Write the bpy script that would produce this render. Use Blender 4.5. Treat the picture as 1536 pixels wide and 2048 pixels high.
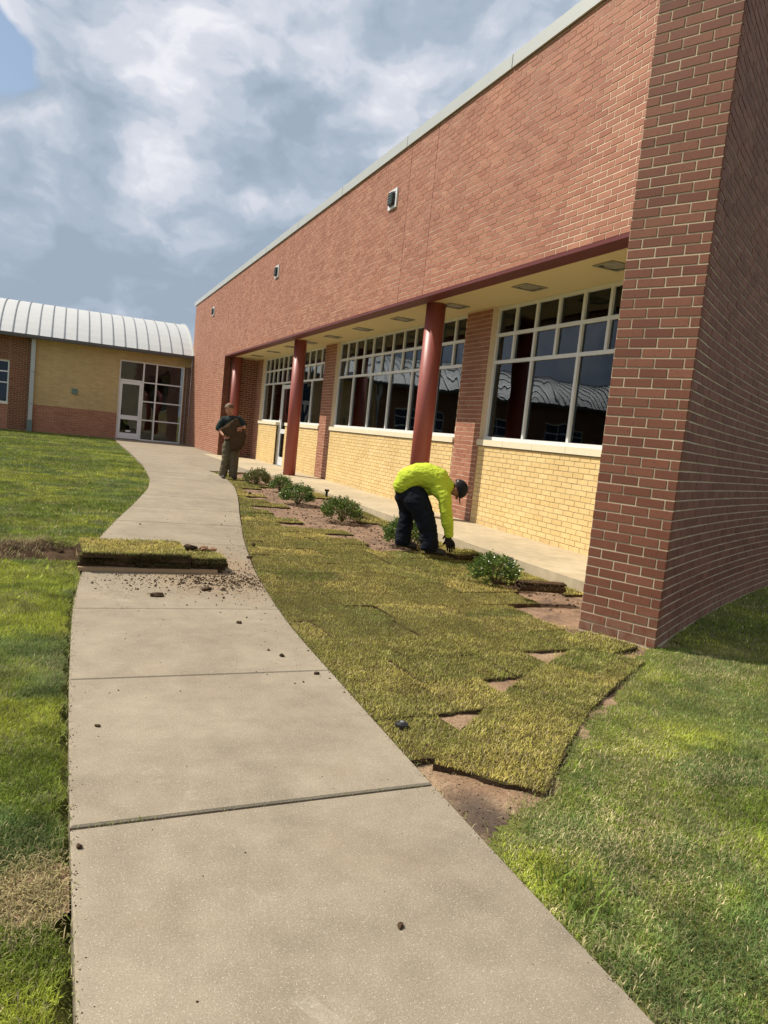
import bpy, math, random
import numpy as np
from mathutils import Vector, Matrix
random.seed(7); np.random.seed(7); RNG=np.random.default_rng(7)
PI=math.pi; rad=math.radians
scene=bpy.context.scene
COL=scene.collection
for o in list(bpy.data.objects): bpy.data.objects.remove(o)

# ---------------------------------------------------------------- camera
cd=bpy.data.cameras.new('camera'); cam=bpy.data.objects.new('camera',cd); COL.objects.link(cam)
cd.sensor_fit='VERTICAL'; cd.sensor_height=24.0; cd.lens=24.0*1520/2048
cd.clip_start=.05; cd.clip_end=2000
cam.matrix_world=Matrix(((0.91782465,-0.05534343,-0.39310941,0),(-0.38374595,0.12992026,-0.91425367,0),
                         (0.10167081,0.98997870,0.09800620,1.14),(0,0,0,1)))
scene.camera=cam
CAM=np.array([0,0,1.14])
# ---------------------------------------------------------------- light
SUN_EL=rad(51); TRAV=rad(38)           # horizontal travel direction of the light: 38 deg clockwise from +X
trav=Vector((math.cos(TRAV)*math.cos(SUN_EL),-math.sin(TRAV)*math.cos(SUN_EL),-math.sin(SUN_EL)))
sl=bpy.data.lights.new('sun','SUN'); sl.energy=5.0; sl.angle=rad(.55); sl.color=(1,.93,.82)
so=bpy.data.objects.new('sun',sl); COL.objects.link(so); so.rotation_euler=(-trav).to_track_quat('Z','Y').to_euler(); so.location=(-20,20,30)
scene.view_settings.view_transform='Standard'; scene.view_settings.look='None'
scene.view_settings.exposure=0.28; scene.view_settings.gamma=1; scene.view_settings.use_curve_mapping=False

class NT:
    """small node helper"""
    def __init__(s,tree): s.t=tree; s.n=tree.nodes; s.l=tree.links
    def add(s,kind,**kw):
        nd=s.n.new(kind)
        for k,v in kw.items():
            if k=='inp':
                for a,b in v.items():
                    if isinstance(b,bpy.types.NodeSocket): s.l.new(b,nd.inputs[a])
                    else: nd.inputs[a].default_value=b
            else: setattr(nd,k,v)
        return nd
    def math(s,op,a,b=0.,c=None,clamp=False):
        nd=s.n.new('ShaderNodeMath'); nd.operation=op; nd.use_clamp=clamp
        for i,x in enumerate((a,b,c)):
            if x is None: continue
            if isinstance(x,bpy.types.NodeSocket): s.l.new(x,nd.inputs[i])
            else: nd.inputs[i].default_value=x
        return nd.outputs[0]
    def ramp(s,fac,stops,interp='LINEAR'):
        nd=s.n.new('ShaderNodeValToRGB'); nd.color_ramp.interpolation=interp
        e=nd.color_ramp.elements
        while len(e)>1: e.remove(e[-1])
        e[0].position=stops[0][0]; e[0].color=(*stops[0][1],1) if len(stops[0][1])==3 else stops[0][1]
        for p,c in stops[1:]:
            x=e.new(p); x.color=(*c,1)
        if fac is not None: s.l.new(fac,nd.inputs[0])
        return nd.outputs[0]
    def mix(s,fac,a,b,mode='MIX'):
        nd=s.n.new('ShaderNodeMix'); nd.data_type='RGBA'; nd.blend_type=mode
        for i,x in ((0,fac),(6,a),(7,b)):
            if isinstance(x,bpy.types.NodeSocket): s.l.new(x,nd.inputs[i])
            else: nd.inputs[i].default_value=x if i==0 else (*x,1) if len(x)==3 else x
        return nd.outputs[2]
    def noise(s,vec,scale,detail=4,rough=.5,dist=0.,out=0):
        nd=s.n.new('ShaderNodeTexNoise'); nd.inputs['Scale'].default_value=scale; nd.inputs['Detail'].default_value=detail
        nd.inputs['Roughness'].default_value=rough; nd.inputs['Distortion'].default_value=dist
        if vec is not None: s.l.new(vec,nd.inputs['Vector'])
        return nd.outputs[out]

# ---------------------------------------------------------------- world
W=bpy.data.worlds.new('World'); scene.world=W; W.use_nodes=True
w=NT(W.node_tree); w.n.clear()
sky=w.add('ShaderNodeTexSky',sky_type='NISHITA',sun_disc=False,sun_elevation=SUN_EL,sun_rotation=math.atan2(-trav.x,-trav.y),air_density=1.2,dust_density=1.5)
tc=w.add('ShaderNodeTexCoord'); sep=w.add('ShaderNodeSeparateXYZ',inp={0:tc.outputs['Generated']})
dirv=tc.outputs['Generated']
zz=w.math('MAXIMUM',sep.outputs[2],0.0)
den=w.math('ADD',zz,.42)
px=w.math('DIVIDE',sep.outputs[0],den); py=w.math('DIVIDE',sep.outputs[1],den)
pv=w.add('ShaderNodeCombineXYZ',inp={0:w.math('MULTIPLY',sep.outputs[0],1.0),1:w.math('MULTIPLY',sep.outputs[1],1.0),2:w.math('MULTIPLY',sep.outputs[2],1.45)}).outputs[0]
def vadd(a,b): return w.add('ShaderNodeVectorMath',operation='ADD',inp={0:a,1:b}).outputs[0]
warp=w.add('ShaderNodeTexNoise',inp={'Vector':pv,'Scale':5.,'Detail':4.,'Roughness':.55}).outputs['Color']
wv=w.add('ShaderNodeVectorMath',operation='SCALE',inp={0:w.add('ShaderNodeVectorMath',operation='SUBTRACT',inp={0:warp,1:(.5,.5,.5)}).outputs[0],3:.13}).outputs[0]
pw_=vadd(pv,wv)
n1=w.noise(pw_,5.2,10,.52)
n1b=w.noise(vadd(pw_,(.022,-.006,-.034)),5.2,9,.49)
n2=w.noise(vadd(pv,(5.2,1.3,2.)),3.0,3,.5)
# broad masses of this sky: where the cloud is sunlit, where it is shaded, where it opens
def lobes(L):
    acc=None
    for (d,k,a) in L:
        dt=w.add('ShaderNodeVectorMath',operation='DOT_PRODUCT',inp={0:w.add('ShaderNodeVectorMath',operation='NORMALIZE',inp={0:vadd(dirv,w.add('ShaderNodeVectorMath',operation='SCALE',inp={0:wv,3:2.2}).outputs[0])}).outputs[0],1:d}).outputs['Value']
        e=w.math('MULTIPLY',w.math('EXPONENT',w.math('MULTIPLY',w.math('SUBTRACT',dt,1.),k)),a)
        acc=e if acc is None else w.math('ADD',acc,e)
    return acc
lit=lobes([((-.024,.937,.348),600,.05),((.076,.907,.415),500,.055),((.131,.923,.363),500,.055),((-.051,.96,.276),900,.07),((.237,.869,.435),260,.08),((.13,.962,.239),900,.06),
           ((.025,.944,.329),1600,-.11),((.268,.898,.35),220,-.10),((-.022,.977,.212),320,-.07),((.238,.954,.18),220,-.05)])
hole=lobes([((-.088,.918,.388),900,.20),((-.10,.934,.345),1200,.16),((.283,.84,.462),2500,.08)])
relief=w.math('MULTIPLY',w.math('SUBTRACT',n1,n1b),.80)
tone=w.math('ADD',w.math('MULTIPLY',n1,.55),w.math('ADD',w.math('MULTIPLY',n2,.30),relief))
tone=w.math('ADD',w.math('ADD',tone,lit),w.math('ADD',w.math('MULTIPLY',zz,.20),.065))
ccol=w.ramp(tone,[(.42,(.30,.37,.455)),(.52,(.36,.43,.52)),(.59,(.455,.51,.595)),(.66,(.575,.605,.68)),(.78,(.76,.765,.81))],'EASE')
mask=w.ramp(w.math('SUBTRACT',w.math('ADD',n1,w.math('MULTIPLY',n2,.45)),hole),[(.44,(0,0,0)),(.60,(1,1,1))])
bsky=w.add('ShaderNodeBackground',inp={0:sky.outputs[0],1:.09})
bcl=w.add('ShaderNodeBackground',inp={0:ccol,1:.95})
ms=w.add('ShaderNodeMixShader',inp={0:mask,1:bsky.outputs[0],2:bcl.outputs[0]})
w.add('ShaderNodeOutputWorld',inp={0:ms.outputs[0]})

# ---------------------------------------------------------------- materials
def newmat(name):
    m=bpy.data.materials.new(name); m.use_nodes=True; t=NT(m.node_tree); t.n.clear()
    return m,t
def finish(t,col,rough=.8,spec=.3,metal=0.,bump=None,bstr=.3,bdist=.01,extra=None):
    b=t.add('ShaderNodeBsdfPrincipled')
    for k,v in (('Base Color',col),('Roughness',rough),('Specular IOR Level',spec),('Metallic',metal)):
        if isinstance(v,bpy.types.NodeSocket): t.l.new(v,b.inputs[k])
        else: b.inputs[k].default_value=(*v,1) if k=='Base Color' else v
    if bump is not None:
        bp=t.add('ShaderNodeBump',inp={'Height':bump,'Strength':bstr,'Distance':bdist}); t.l.new(bp.outputs[0],b.inputs['Normal'])
    t.add('ShaderNodeOutputMaterial',inp={0:b.outputs[0]})
    return b
def objco(t): return t.add('ShaderNodeNewGeometry').outputs['Position']
def simple(name,c,rough=.6,spec=.3,metal=0.,var=.12,scale=8.,bstr=.15,bd=.003):
    m,t=newmat(name); p=objco(t)
    n=t.noise(p,scale,5,.6); n2=t.noise(p,scale*7,4,.6)
    k=t.math('ADD',1-var,t.math('MULTIPLY',t.math('ADD',n,n2),var))
    col=t.mix(1.,c,t.add('ShaderNodeCombineXYZ',inp={0:k,1:k,2:k}).outputs[0],'MULTIPLY')
    finish(t,col,rough,spec,metal,n2,bstr,bd); return m
def brickmat(name,c1,c2,speck):
    m,t=newmat(name); p=objco(t)
    a=t.add('ShaderNodeAttribute',attribute_name='col'); tint=a.outputs['Fac']
    col=t.mix(tint,c1,c2)
    n=t.noise(p,60,4,.65); n2=t.noise(p,1.1,4,.6)
    col=t.mix(t.ramp(n,[(.55,(0,0,0)),(.72,(1,1,1))]),col,speck)
    k=t.math('ADD',.80,t.math('MULTIPLY',n2,.4))
    # dusty run-off marks in vertical streaks
    mp=t.add('ShaderNodeMapping',inp={0:p,3:(3.,3.,.35)}).outputs[0]
    n4=t.noise(mp,2.2,5,.6)
    k=t.math('MULTIPLY',k,t.math('ADD',.91,t.math('MULTIPLY',n4,.18)))
    col=t.mix(1.,col,t.add('ShaderNodeCombineXYZ',inp={0:k,1:k,2:k}).outputs[0],'MULTIPLY')
    sz=t.add('ShaderNodeSeparateXYZ',inp={0:p}).outputs[2]
    dz=t.math('MULTIPLY',t.math('SUBTRACT',.16,sz),4.,clamp=True); dn=t.math('MULTIPLY',dz,t.ramp(t.noise(p,13,5,.7),[(.40,(0,0,0)),(.62,(1,1,1))]))
    col=t.mix(t.math('MULTIPLY',dn,.6),col,(.26,.18,.12))
    finish(t,col,.72,.35,0,t.noise(p,190,3,.7),.35,.002); return m
M={}
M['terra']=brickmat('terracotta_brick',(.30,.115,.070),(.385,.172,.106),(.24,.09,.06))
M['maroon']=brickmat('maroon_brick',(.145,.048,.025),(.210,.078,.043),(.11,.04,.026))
M['yellow']=brickmat('yellow_brick',(.66,.47,.20),(.74,.55,.26),(.48,.29,.12))
M['tan']=brickmat('shaded_yellow_brick',(.47,.34,.155),(.55,.41,.20),(.34,.21,.10))  # the same yellow brick, with the far front's shade put into its colour
M['mortar']=simple('mortar',(.68,.55,.40),.9,.1,0,.2,30,.4,.002)
M['mortar_tan']=simple('tan_mortar',(.42,.34,.20),.9,.1,0,.2,30,.4,.002)
M['mortar_dark']=simple('cream_mortar',(.52,.43,.30),.9,.1,0,.2,30,.4,.002)
M['soffit']=simple('soffit_plaster',(.62,.52,.30),.85,.2,0,.08,3,.1)
M['stone']=simple('cast_stone',(.72,.64,.46),.8,.25,0,.15,12,.3)
M['redpaint']=simple('red_painted_steel',(.30,.075,.055),.45,.5,0,.10,3,.03)
M['lintel']=simple('dark_red_lintel',(.12,.022,.02),.5,.4,0,.1,4,.05)
M['coping']=simple('grey_metal_coping',(.50,.51,.48),.45,.5,.3,.12,3,.05)
M['alu']=simple('aluminium',(.72,.72,.71),.42,.5,.1,.06,5,.03)
M['roof']=simple('standing_seam_metal',(.47,.475,.46),.55,.4,.15,.14,1.4,.05)
M['seam']=simple('seam_metal',(.30,.31,.32),.45,.5,.4,.1,3,.05)
M['gutter']=simple('dark_gutter',(.10,.095,.09),.5,.4,.2,.1,3,.05)
M['downpipe']=simple('grey_downpipe',(.42,.44,.44),.45,.5,.3,.12,3,.05)
M['plate']=simple('green_grey_plate',(.13,.19,.17),.5,.4,0,.1,8,.05)
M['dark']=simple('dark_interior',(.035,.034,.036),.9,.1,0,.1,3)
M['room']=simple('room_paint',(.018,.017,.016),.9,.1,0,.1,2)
M['blind']=simple('blind_slat',(.42,.44,.46),.5,.4,0,.1,5,.02)
M['lamp']=simple('unlit_lens',(.30,.28,.22),.35,.5,0,.1,12,.05)
M['lampdark']=simple('unlit_black_lens',(.03,.03,.03),.3,.5,0,.1,12,.05)
M['black']=simple('black_plastic',(.018,.018,.018),.5,.4,0,.2,20)
M['wood']=simple('weathered_board',(.34,.23,.13),.85,.15,0,.35,9,.4)
M['white']=simple('white_paper',(.75,.75,.73),.8,.2,0,.05,5)
M['redcloth']=simple('red_board',(.20,.02,.02),.8,.2,0,.2,9)
M['limecard']=simple('lime_card',(.45,.50,.07),.8,.2,0,.1,9)
M['trunk']=simple('stem_bark',(.14,.09,.055),.9,.1,0,.3,30,.4)
def concrete(name,c,agg=1.):
    m,t=newmat(name); p=objco(t)
    big=t.noise(p,.9,5,.6,.2); mid=t.noise(p,7,5,.6); fine=t.noise(p,150,3,.75)
    vor=t.add('ShaderNodeTexVoronoi',inp={'Vector':p,'Scale':210.}).outputs['Distance']
    k=t.math('ADD',.26,t.math('ADD',t.math('MULTIPLY',big,.82),t.math('MULTIPLY',mid,.62)))
    k=t.math('ADD',k,t.math('MULTIPLY',t.math('SUBTRACT',fine,.5),.42*agg))
    col=t.mix(1.,c,t.add('ShaderNodeCombineXYZ',inp={0:k,1:k,2:k}).outputs[0],'MULTIPLY')
    v2=t.noise(p,320,1,.5)
    col=t.mix(t.math('MULTIPLY',t.ramp(v2,[(.645,(0,0,0)),(.71,(1,1,1))]),.30*agg),col,(.66,.58,.47))
    col=t.mix(t.math('MULTIPLY',t.ramp(t.noise(p,240,2,.5,.3),[(.30,(1,1,1)),(.37,(0,0,0))]),.45*agg),col,(.16,.13,.10))
    st=t.ramp(t.noise(p,1.6,6,.62,.6),[(.56,(0,0,0)),(.74,(1,1,1))])
    col=t.mix(t.math('MULTIPLY',st,.35),col,(.30,.22,.14))
    pale=t.ramp(t.noise(p,2.3,6,.7,.9),[(.60,(0,0,0)),(.76,(1,1,1))])
    col=t.mix(t.math('MULTIPLY',pale,.30),col,(.60,.55,.46))
    if agg>1:
        sp_=t.add('ShaderNodeSeparateXYZ',inp={0:p}); ex=t.math('DIVIDE',t.math('SUBTRACT',sp_.outputs[0],1.15),.75); ey=t.math('DIVIDE',t.math('SUBTRACT',sp_.outputs[1],6.2),1.25)
        gs=t.math('EXPONENT',t.math('MULTIPLY',t.math('ADD',t.math('MULTIPLY',ex,ex),t.math('MULTIPLY',ey,ey)),-1.))
        dn=t.ramp(t.math('ADD',t.math('MULTIPLY',t.noise(p,14,7,.72,.5),.75),t.math('MULTIPLY',gs,.34)),[(.50,(0,0,0)),(.66,(1,1,1))])
        col=t.mix(t.math('MULTIPLY',t.math('MULTIPLY',dn,t.math('MINIMUM',t.math('MULTIPLY',gs,2.),1.)),.75),col,(.24,.17,.105))
    finish(t,col,.88,.2,0,t.math('ADD',fine,t.math('MULTIPLY',vor,.5)),.25*agg,.003); return m
M['joint']=simple('dirty_joint_filler',(.045,.034,.024),.95,.05,0,.4,40,.4)
M['concrete']=concrete('exposed_aggregate_concrete',(.262,.219,.156),1.6)
M['terrace']=concrete('smooth_terrace_concrete',(.44,.365,.245),.4)
def soilmat(name,c1,c2,c3,wet=None):
    m,t=newmat(name); p=objco(t)
    n=t.noise(p,5,6,.65,.3); f=t.noise(p,70,5,.7)
    col=t.mix(t.ramp(n,[(.35,(0,0,0)),(.62,(1,1,1))]),c1,c2)
    col=t.mix(t.ramp(f,[(.5,(0,0,0)),(.7,(1,1,1))]),col,c3)
    if wet:
        sp_=t.add('ShaderNodeSeparateXYZ',inp={0:p}); ex=t.math('DIVIDE',t.math('SUBTRACT',sp_.outputs[0],wet[0]),wet[2]); ey=t.math('DIVIDE',t.math('SUBTRACT',sp_.outputs[1],wet[1]),wet[3])
        rr=t.math('ADD',t.math('ADD',t.math('MULTIPLY',ex,ex),t.math('MULTIPLY',ey,ey)),t.math('MULTIPLY',t.noise(p,9,4,.6),1.2))
        col=t.mix(t.math('MULTIPLY',t.ramp(rr,[(.0,(1,1,1)),(.55,(1,1,1)),(1.,(0,0,0))]),.85) if 0 else t.math('MULTIPLY',t.math('SUBTRACT',1.75,rr,clamp=True),.88),col,wet[4])
    finish(t,col,.95,.08,0,t.math('ADD',t.noise(p,24,6,.7),t.math('MULTIPLY',f,.5)),.9,.02); return m
M['soil']=soilmat('bare_soil',(.26,.160,.098),(.38,.265,.165),(.17,.105,.065),(1.40,2.10,.13,.26,(.085,.064,.050)))
M['darksoil']=soilmat('dark_sod_soil',(.055,.036,.02),(.10,.062,.035),(.03,.02,.012))
M['mulch']=soilmat('garden_soil',(.17,.115,.082),(.33,.215,.14),(.09,.058,.042))
M['mud']=soilmat('dark_smooth_mud',(.085,.062,.047),(.12,.088,.065),(.07,.05,.036))
def turfbase():
    m,t=newmat('turf_ground'); p=objco(t)
    n=t.noise(p,1.3,6,.6,.3); f=t.noise(p,55,5,.7)
    col=t.mix(t.ramp(n,[(.35,(0,0,0)),(.65,(1,1,1))]),(.10,.13,.03),(.20,.20,.055))
    col=t.mix(t.ramp(f,[(.48,(0,0,0)),(.68,(1,1,1))]),col,(.035,.032,.012))
    finish(t,col,.95,.05,0,f,.9,.02); return m
M['turf']=turfbase()
def grassmat(name,attr='col',trans=.3):
    m,t=newmat(name)
    a=t.add('ShaderNodeAttribute',attribute_name=attr).outputs['Color']
    p=objco(t)
    k=t.math('ADD',.8,t.math('MULTIPLY',t.noise(p,9,3,.6),.4))
    a=t.mix(1.,a,t.add('ShaderNodeCombineXYZ',inp={0:k,1:k,2:k}).outputs[0],'MULTIPLY')
    b=t.add('ShaderNodeBsdfPrincipled',inp={'Base Color':a,'Roughness':.6,'Specular IOR Level':.12})
    tr=t.add('ShaderNodeBsdfTranslucent',inp={0:a})
    mx=t.add('ShaderNodeMixShader',inp={0:trans,1:b.outputs[0],2:tr.outputs[0]})
    t.add('ShaderNodeOutputMaterial',inp={0:mx.outputs[0]}); return m
M['grass']=grassmat('grass_blades')
def leafmat():
    m,t=newmat('glossy_shrub_leaf')
    a=t.add('ShaderNodeAttribute',attribute_name='col').outputs['Color']
    b=t.add('ShaderNodeBsdfPrincipled',inp={'Base Color':a,'Roughness':.28,'Specular IOR Level':.55})
    tr=t.add('ShaderNodeBsdfTranslucent',inp={0:a})
    mx=t.add('ShaderNodeMixShader',inp={0:.2,1:b.outputs[0],2:tr.outputs[0]})
    t.add('ShaderNodeOutputMaterial',inp={0:mx.outputs[0]}); return m
M['leaf']=leafmat()
def glassmat():
    m,t=newmat('tinted_glass'); p=objco(t)
    wv=t.noise(p,2.3,0,.5,.2)
    bp=t.add('ShaderNodeBump',inp={'Height':wv,'Strength':.16,'Distance':.02}).outputs[0]
    g=t.add('ShaderNodeBsdfGlossy',inp={'Color':(.70,.77,.84,1),'Roughness':.015,'Normal':bp})
    tp=t.add('ShaderNodeBsdfTransparent',inp={0:(.42,.46,.46,1)})
    fr=t.add('ShaderNodeFresnel',inp={'IOR':1.5,'Normal':bp})
    f=t.math('ADD',fr.outputs[0],.015,clamp=True)
    mx=t.add('ShaderNodeMixShader',inp={0:f,1:tp.outputs[0],2:g.outputs[0]})
    t.add('ShaderNodeOutputMaterial',inp={0:mx.outputs[0]}); return m
M['glass']=glassmat()
def cloth(name,c,var=.25,rough=.85,dirt=None):
    m,t=newmat(name); p=objco(t)
    n=t.noise(p,9,4,.6,.4); k=t.math('ADD',1-var/2,t.math('MULTIPLY',n,var))
    col=t.mix(1.,c,t.add('ShaderNodeCombineXYZ',inp={0:k,1:k,2:k}).outputs[0],'MULTIPLY')
    if dirt: col=t.mix(t.math('MULTIPLY',t.ramp(t.noise(p,6,5,.6),[(.55,(0,0,0)),(.75,(1,1,1))]),.5),col,dirt)
    finish(t,col,rough,.15,0,t.noise(p,22,4,.6,.8),.6,.012); return m
M['hivis']=cloth('high_visibility_knit',(.46,.56,.045),.4,.85,(.40,.40,.05))
M['jeans']=cloth('dark_navy_denim',(.007,.009,.014),.5)
M['tee']=cloth('dark_green_cotton',(.022,.032,.031),.3)
M['khaki']=cloth('olive_work_trousers',(.12,.098,.062),.35)
M['skin']=simple('skin',(.42,.20,.13),.55,.35,0,.1,20,.05)
M['hair']=simple('brown_hair',(.13,.07,.035),.6,.3,0,.5,60,.6,.004)
M['glove']=cloth('black_glove',(.02,.014,.013),.4)
M['cap']=cloth('black_cap',(.014,.014,.016),.3,.7)
M['boot']=simple('dark_boot',(.035,.028,.022),.6,.3,0,.3,20)
M['eye']=simple('eye_dark',(.02,.015,.012),.3,.5)

# ---------------------------------------------------------------- object helpers
def tag(o,label=None,cat=None,group=None,kind=None):
    if label: o['label']=label
    if cat: o['category']=cat
    if group: o['group']=group
    if kind: o['kind']=kind
    return o
def thing(name,label,cat,loc=(0,0,0),rz=0,group=None,kind=None):
    o=bpy.data.objects.new(name,None); o.empty_display_size=.2; COL.objects.link(o)
    o.location=loc; o.rotation_euler=(0,0,rz); return tag(o,label,cat,group,kind)
def link(name,me,parent=None,loc=None,kind=None):
    o=bpy.data.objects.new(name,me); COL.objects.link(o)
    if parent is not None:
        o.parent=parent
    if loc is not None: o.location=loc
    if kind: o['kind']=kind
    return o
class MB:
    def __init__(s): s.v=[]; s.f=[]; s.m=[]; s.c=[]
    def quadverts(s,vs,faces,mi=0,c=.5):
        b=len(s.v); s.v.extend([tuple(map(float,q)) for q in vs]); s.f.extend([tuple(b+i for i in f) for f in faces]); s.m.extend([mi]*len(faces)); s.c.extend([c]*len(vs))
    def box(s,x0,x1,y0,y1,z0,z1,mi=0,c=.5):
        vs=[(x0,y0,z0),(x1,y0,z0),(x1,y1,z0),(x0,y1,z0),(x0,y0,z1),(x1,y0,z1),(x1,y1,z1),(x0,y1,z1)]
        s.quadverts(vs,[(0,3,2,1),(4,5,6,7),(0,1,5,4),(1,2,6,5),(2,3,7,6),(3,0,4,7)],mi,c)
    def obox(s,o,ax,ay,az,mi=0,c=.5,back=True):
        o,ax,ay,az=map(np.array,(o,ax,ay,az))
        vs=[o,o+ax,o+ax+ay,o+ay,o+az,o+ax+az,o+ax+ay+az,o+ay+az]
        s.quadverts(vs,[(0,3,2,1),(4,5,6,7),(0,1,5,4),(1,2,6,5),(2,3,7,6),(3,0,4,7)],mi,c)
    def prism(s,poly,z0,z1,mi=0,c=.5,mtop=None):
        n=len(poly)
        a=sum(poly[i][0]*poly[(i+1)%n][1]-poly[(i+1)%n][0]*poly[i][1] for i in range(n))
        if a<0: poly=poly[::-1]
        Z0=(lambda p:z0) if not callable(z0) else z0; Z1=(lambda p:z1) if not callable(z1) else z1
        b=len(s.v)
        s.v.extend([(p[0],p[1],Z0(p)) for p in poly]+[(p[0],p[1],Z1(p)) for p in poly]); s.c.extend([c]*(2*n))
        s.f.append(tuple(b+n+i for i in range(n))); s.m.append(mi if mtop is None else mtop)
        s.f.append(tuple(b+n-1-i for i in range(n))); s.m.append(mi)
        for i in range(n):
            j=(i+1)%n; s.f.append((b+i,b+j,b+n+j,b+n+i)); s.m.append(mi)
    def cyl(s,p0,p1,r0,r1,n=16,mi=0,c=.5,cap=True):
        p0,p1=np.array(p0,float),np.array(p1,float); d=p1-p0; d/=np.linalg.norm(d)
        a=np.cross(d,[0,0,1.] if abs(d[2])<.9 else [1.,0,0]); a/=np.linalg.norm(a); b2=np.cross(d,a)
        ring=lambda p,r:[p+r*(math.cos(t)*a+math.sin(t)*b2) for t in np.linspace(0,2*PI,n,endpoint=False)]
        vs=ring(p0,r0)+ring(p1,r1)
        fs=[(i,(i+1)%n,n+(i+1)%n,n+i) for i in range(n)]
        if cap: fs+=[tuple(range(n-1,-1,-1)),tuple(range(n,2*n))]
        s.quadverts(vs,fs,mi,c)
    def mesh(s,name,mats,smooth=False,bevel=0):
        me=bpy.data.meshes.new(name); me.from_pydata(s.v,[],s.f)
        for m in (mats if isinstance(mats,(list,tuple)) else [mats]): me.materials.append(m)
        me.polygons.foreach_set('material_index',s.m)
        ca=me.color_attributes.new('col','FLOAT_COLOR','POINT')
        c=np.ones((len(s.v),4),np.float32); c[:,:3]=np.array(s.c,np.float32)[:,None]; ca.data.foreach_set('color',c.ravel())
        if smooth: me.polygons.foreach_set('use_smooth',[True]*len(s.f))
        me.update(); return me
    def build(s,name,mats,parent=None,smooth=False,kind=None): return link(name,s.mesh(name,mats,smooth),parent,kind=kind)

# ---------------------------------------------------------------- brickwork
BL,BH,JT=.193,.0577,.010; CL,CH=.203,.0677
full_meshes={}
def brick_mesh(L,H,mat,k):
    key=(round(L,3),round(H,3),mat,k)
    if key not in full_meshes:
        b=MB(); e=.0022; D=.05
        # slightly arrised brick: front face inset by the worn edge
        vs=[(0,0,0),(L,0,0),(L,0,H),(0,0,H),(0,D-e,0),(L,D-e,0),(L,D-e,H),(0,D-e,H),(e,D,e),(L-e,D,e),(L-e,D,H-e),(e,D,H-e)]
        fs=[(0,1,5,4),(1,2,6,5),(2,3,7,6),(3,0,4,7),(4,5,9,8),(5,6,10,9),(6,7,11,10),(7,4,8,11),(8,9,10,11)]
        b.quadverts(vs,fs,0,k/9.)
        full_meshes[key]=b.mesh('brick',M[mat])
    return full_meshes[key]
def layout(L,z0,z1,holes,mat_of,u_off=0.,breaks=()):
    """running bond over [0,L]x[z0,z1]; returns (u0,u1,za,zb,material)"""
    out=[]; r=0; z=z0
    while z+.02<z1:
        zb=min(z+BH,z1-JT*.5)
        if zb-z>.02:
            us=-(CL/2 if r%2 else 0)+u_off-CL
            while us<L:
                segs=[(max(us,0),min(us+BL,L))]
                for bk in breaks:
                    segs=[s for a,b in segs for s in (((a,bk-.006),(bk+.006,b)) if a<bk<b else ((a,b),))]
                for (h0,h1,hz0,hz1) in holes:
                    if z+BH*.5>hz0 and z+BH*.5<hz1:
                        ns=[]
                        for a,b in segs:
                            if b<=h0 or a>=h1: ns.append((a,b)); continue
                            if a<h0: ns.append((a,h0))
                            if b>h1: ns.append((h1,b))
                        segs=ns
                for a,b in segs:
                    if b-a>.025: out.append((a,b,z,zb,mat_of((a+b)/2,z)))
                us+=CL
        z+=CH; r+=1
    return out
def wall_bricks(parent,bricks,P,near=0,dep=.05,stuff_name='brickwork'):
    """P(u)->(pos xy, tangent xy, outward normal xy) of the mortar face; bricks stand 6 mm proud of it"""
    scored=[]
    for b in bricks:
        um=(b[0]+b[1])/2; p,t,n=P(um); c=np.array([p[0],p[1],(b[2]+b[3])/2])
        d=CAM-c; dist=np.linalg.norm(d); face=abs(np.dot(d[:2],n))/dist
        scored.append(-(b[1]-b[0])*face/dist**2)
    vis=[i for i in range(len(bricks)) if inview(bricks[i],P)]
    order=sorted(vis,key=lambda i:scored[i])[:near]; chosen=set(order)
    mats=[]; mb=MB()
    for i,b in enumerate(bricks):
        u0,u1,za,zb,mt=b
        p0,t,n=P(u0); p0=np.array(p0); n=np.array(n); t=np.array(P(u1)[0])-p0; Lb=np.linalg.norm(t); t=t/Lb
        jit=random.uniform(-.0012,.0016); sk=random.uniform(-.0012,.0012)
        k=random.choice((0,1,2,3,3,4,4,5,5,6,6,7,8,9))
        o=p0+n*(.0035-dep+jit)
        if i in chosen:
            me=brick_mesh(Lb,zb-za,mt,k); ob=bpy.data.objects.new('brick',me); COL.objects.link(ob)
            ob.parent=parent
            ob.matrix_local=Matrix(((t[0],n[0],0,o[0]),(t[1],n[1],0,o[1]),(0,0,1,za+sk),(0,0,0,1)))
        else:
            if mt not in mats: mats.append(mt)
            o3=np.array([o[0],o[1],za+sk]); 
            mb.obox(o3,np.array([t[0],t[1],0])*Lb,np.array([n[0],n[1],0])*dep,(0,0,zb-za),mats.index(mt),k/9.)
    if mb.v: mb.build(stuff_name,[M[x] for x in mats],parent,kind='stuff')
MWI=cam.matrix_world.inverted()
def inview(b,P):
    p,t,n=P((b[0]+b[1])/2); q=MWI@Vector((p[0],p[1],(b[2]+b[3])/2))
    if q.z>=-.1: return False
    x,y=q.x/-q.z*1520,q.y/-q.z*1520
    c=CAM[:2]-np.array(p)
    return abs(x)<770 and abs(y)<1028 and np.dot(c,n)>0
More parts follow.
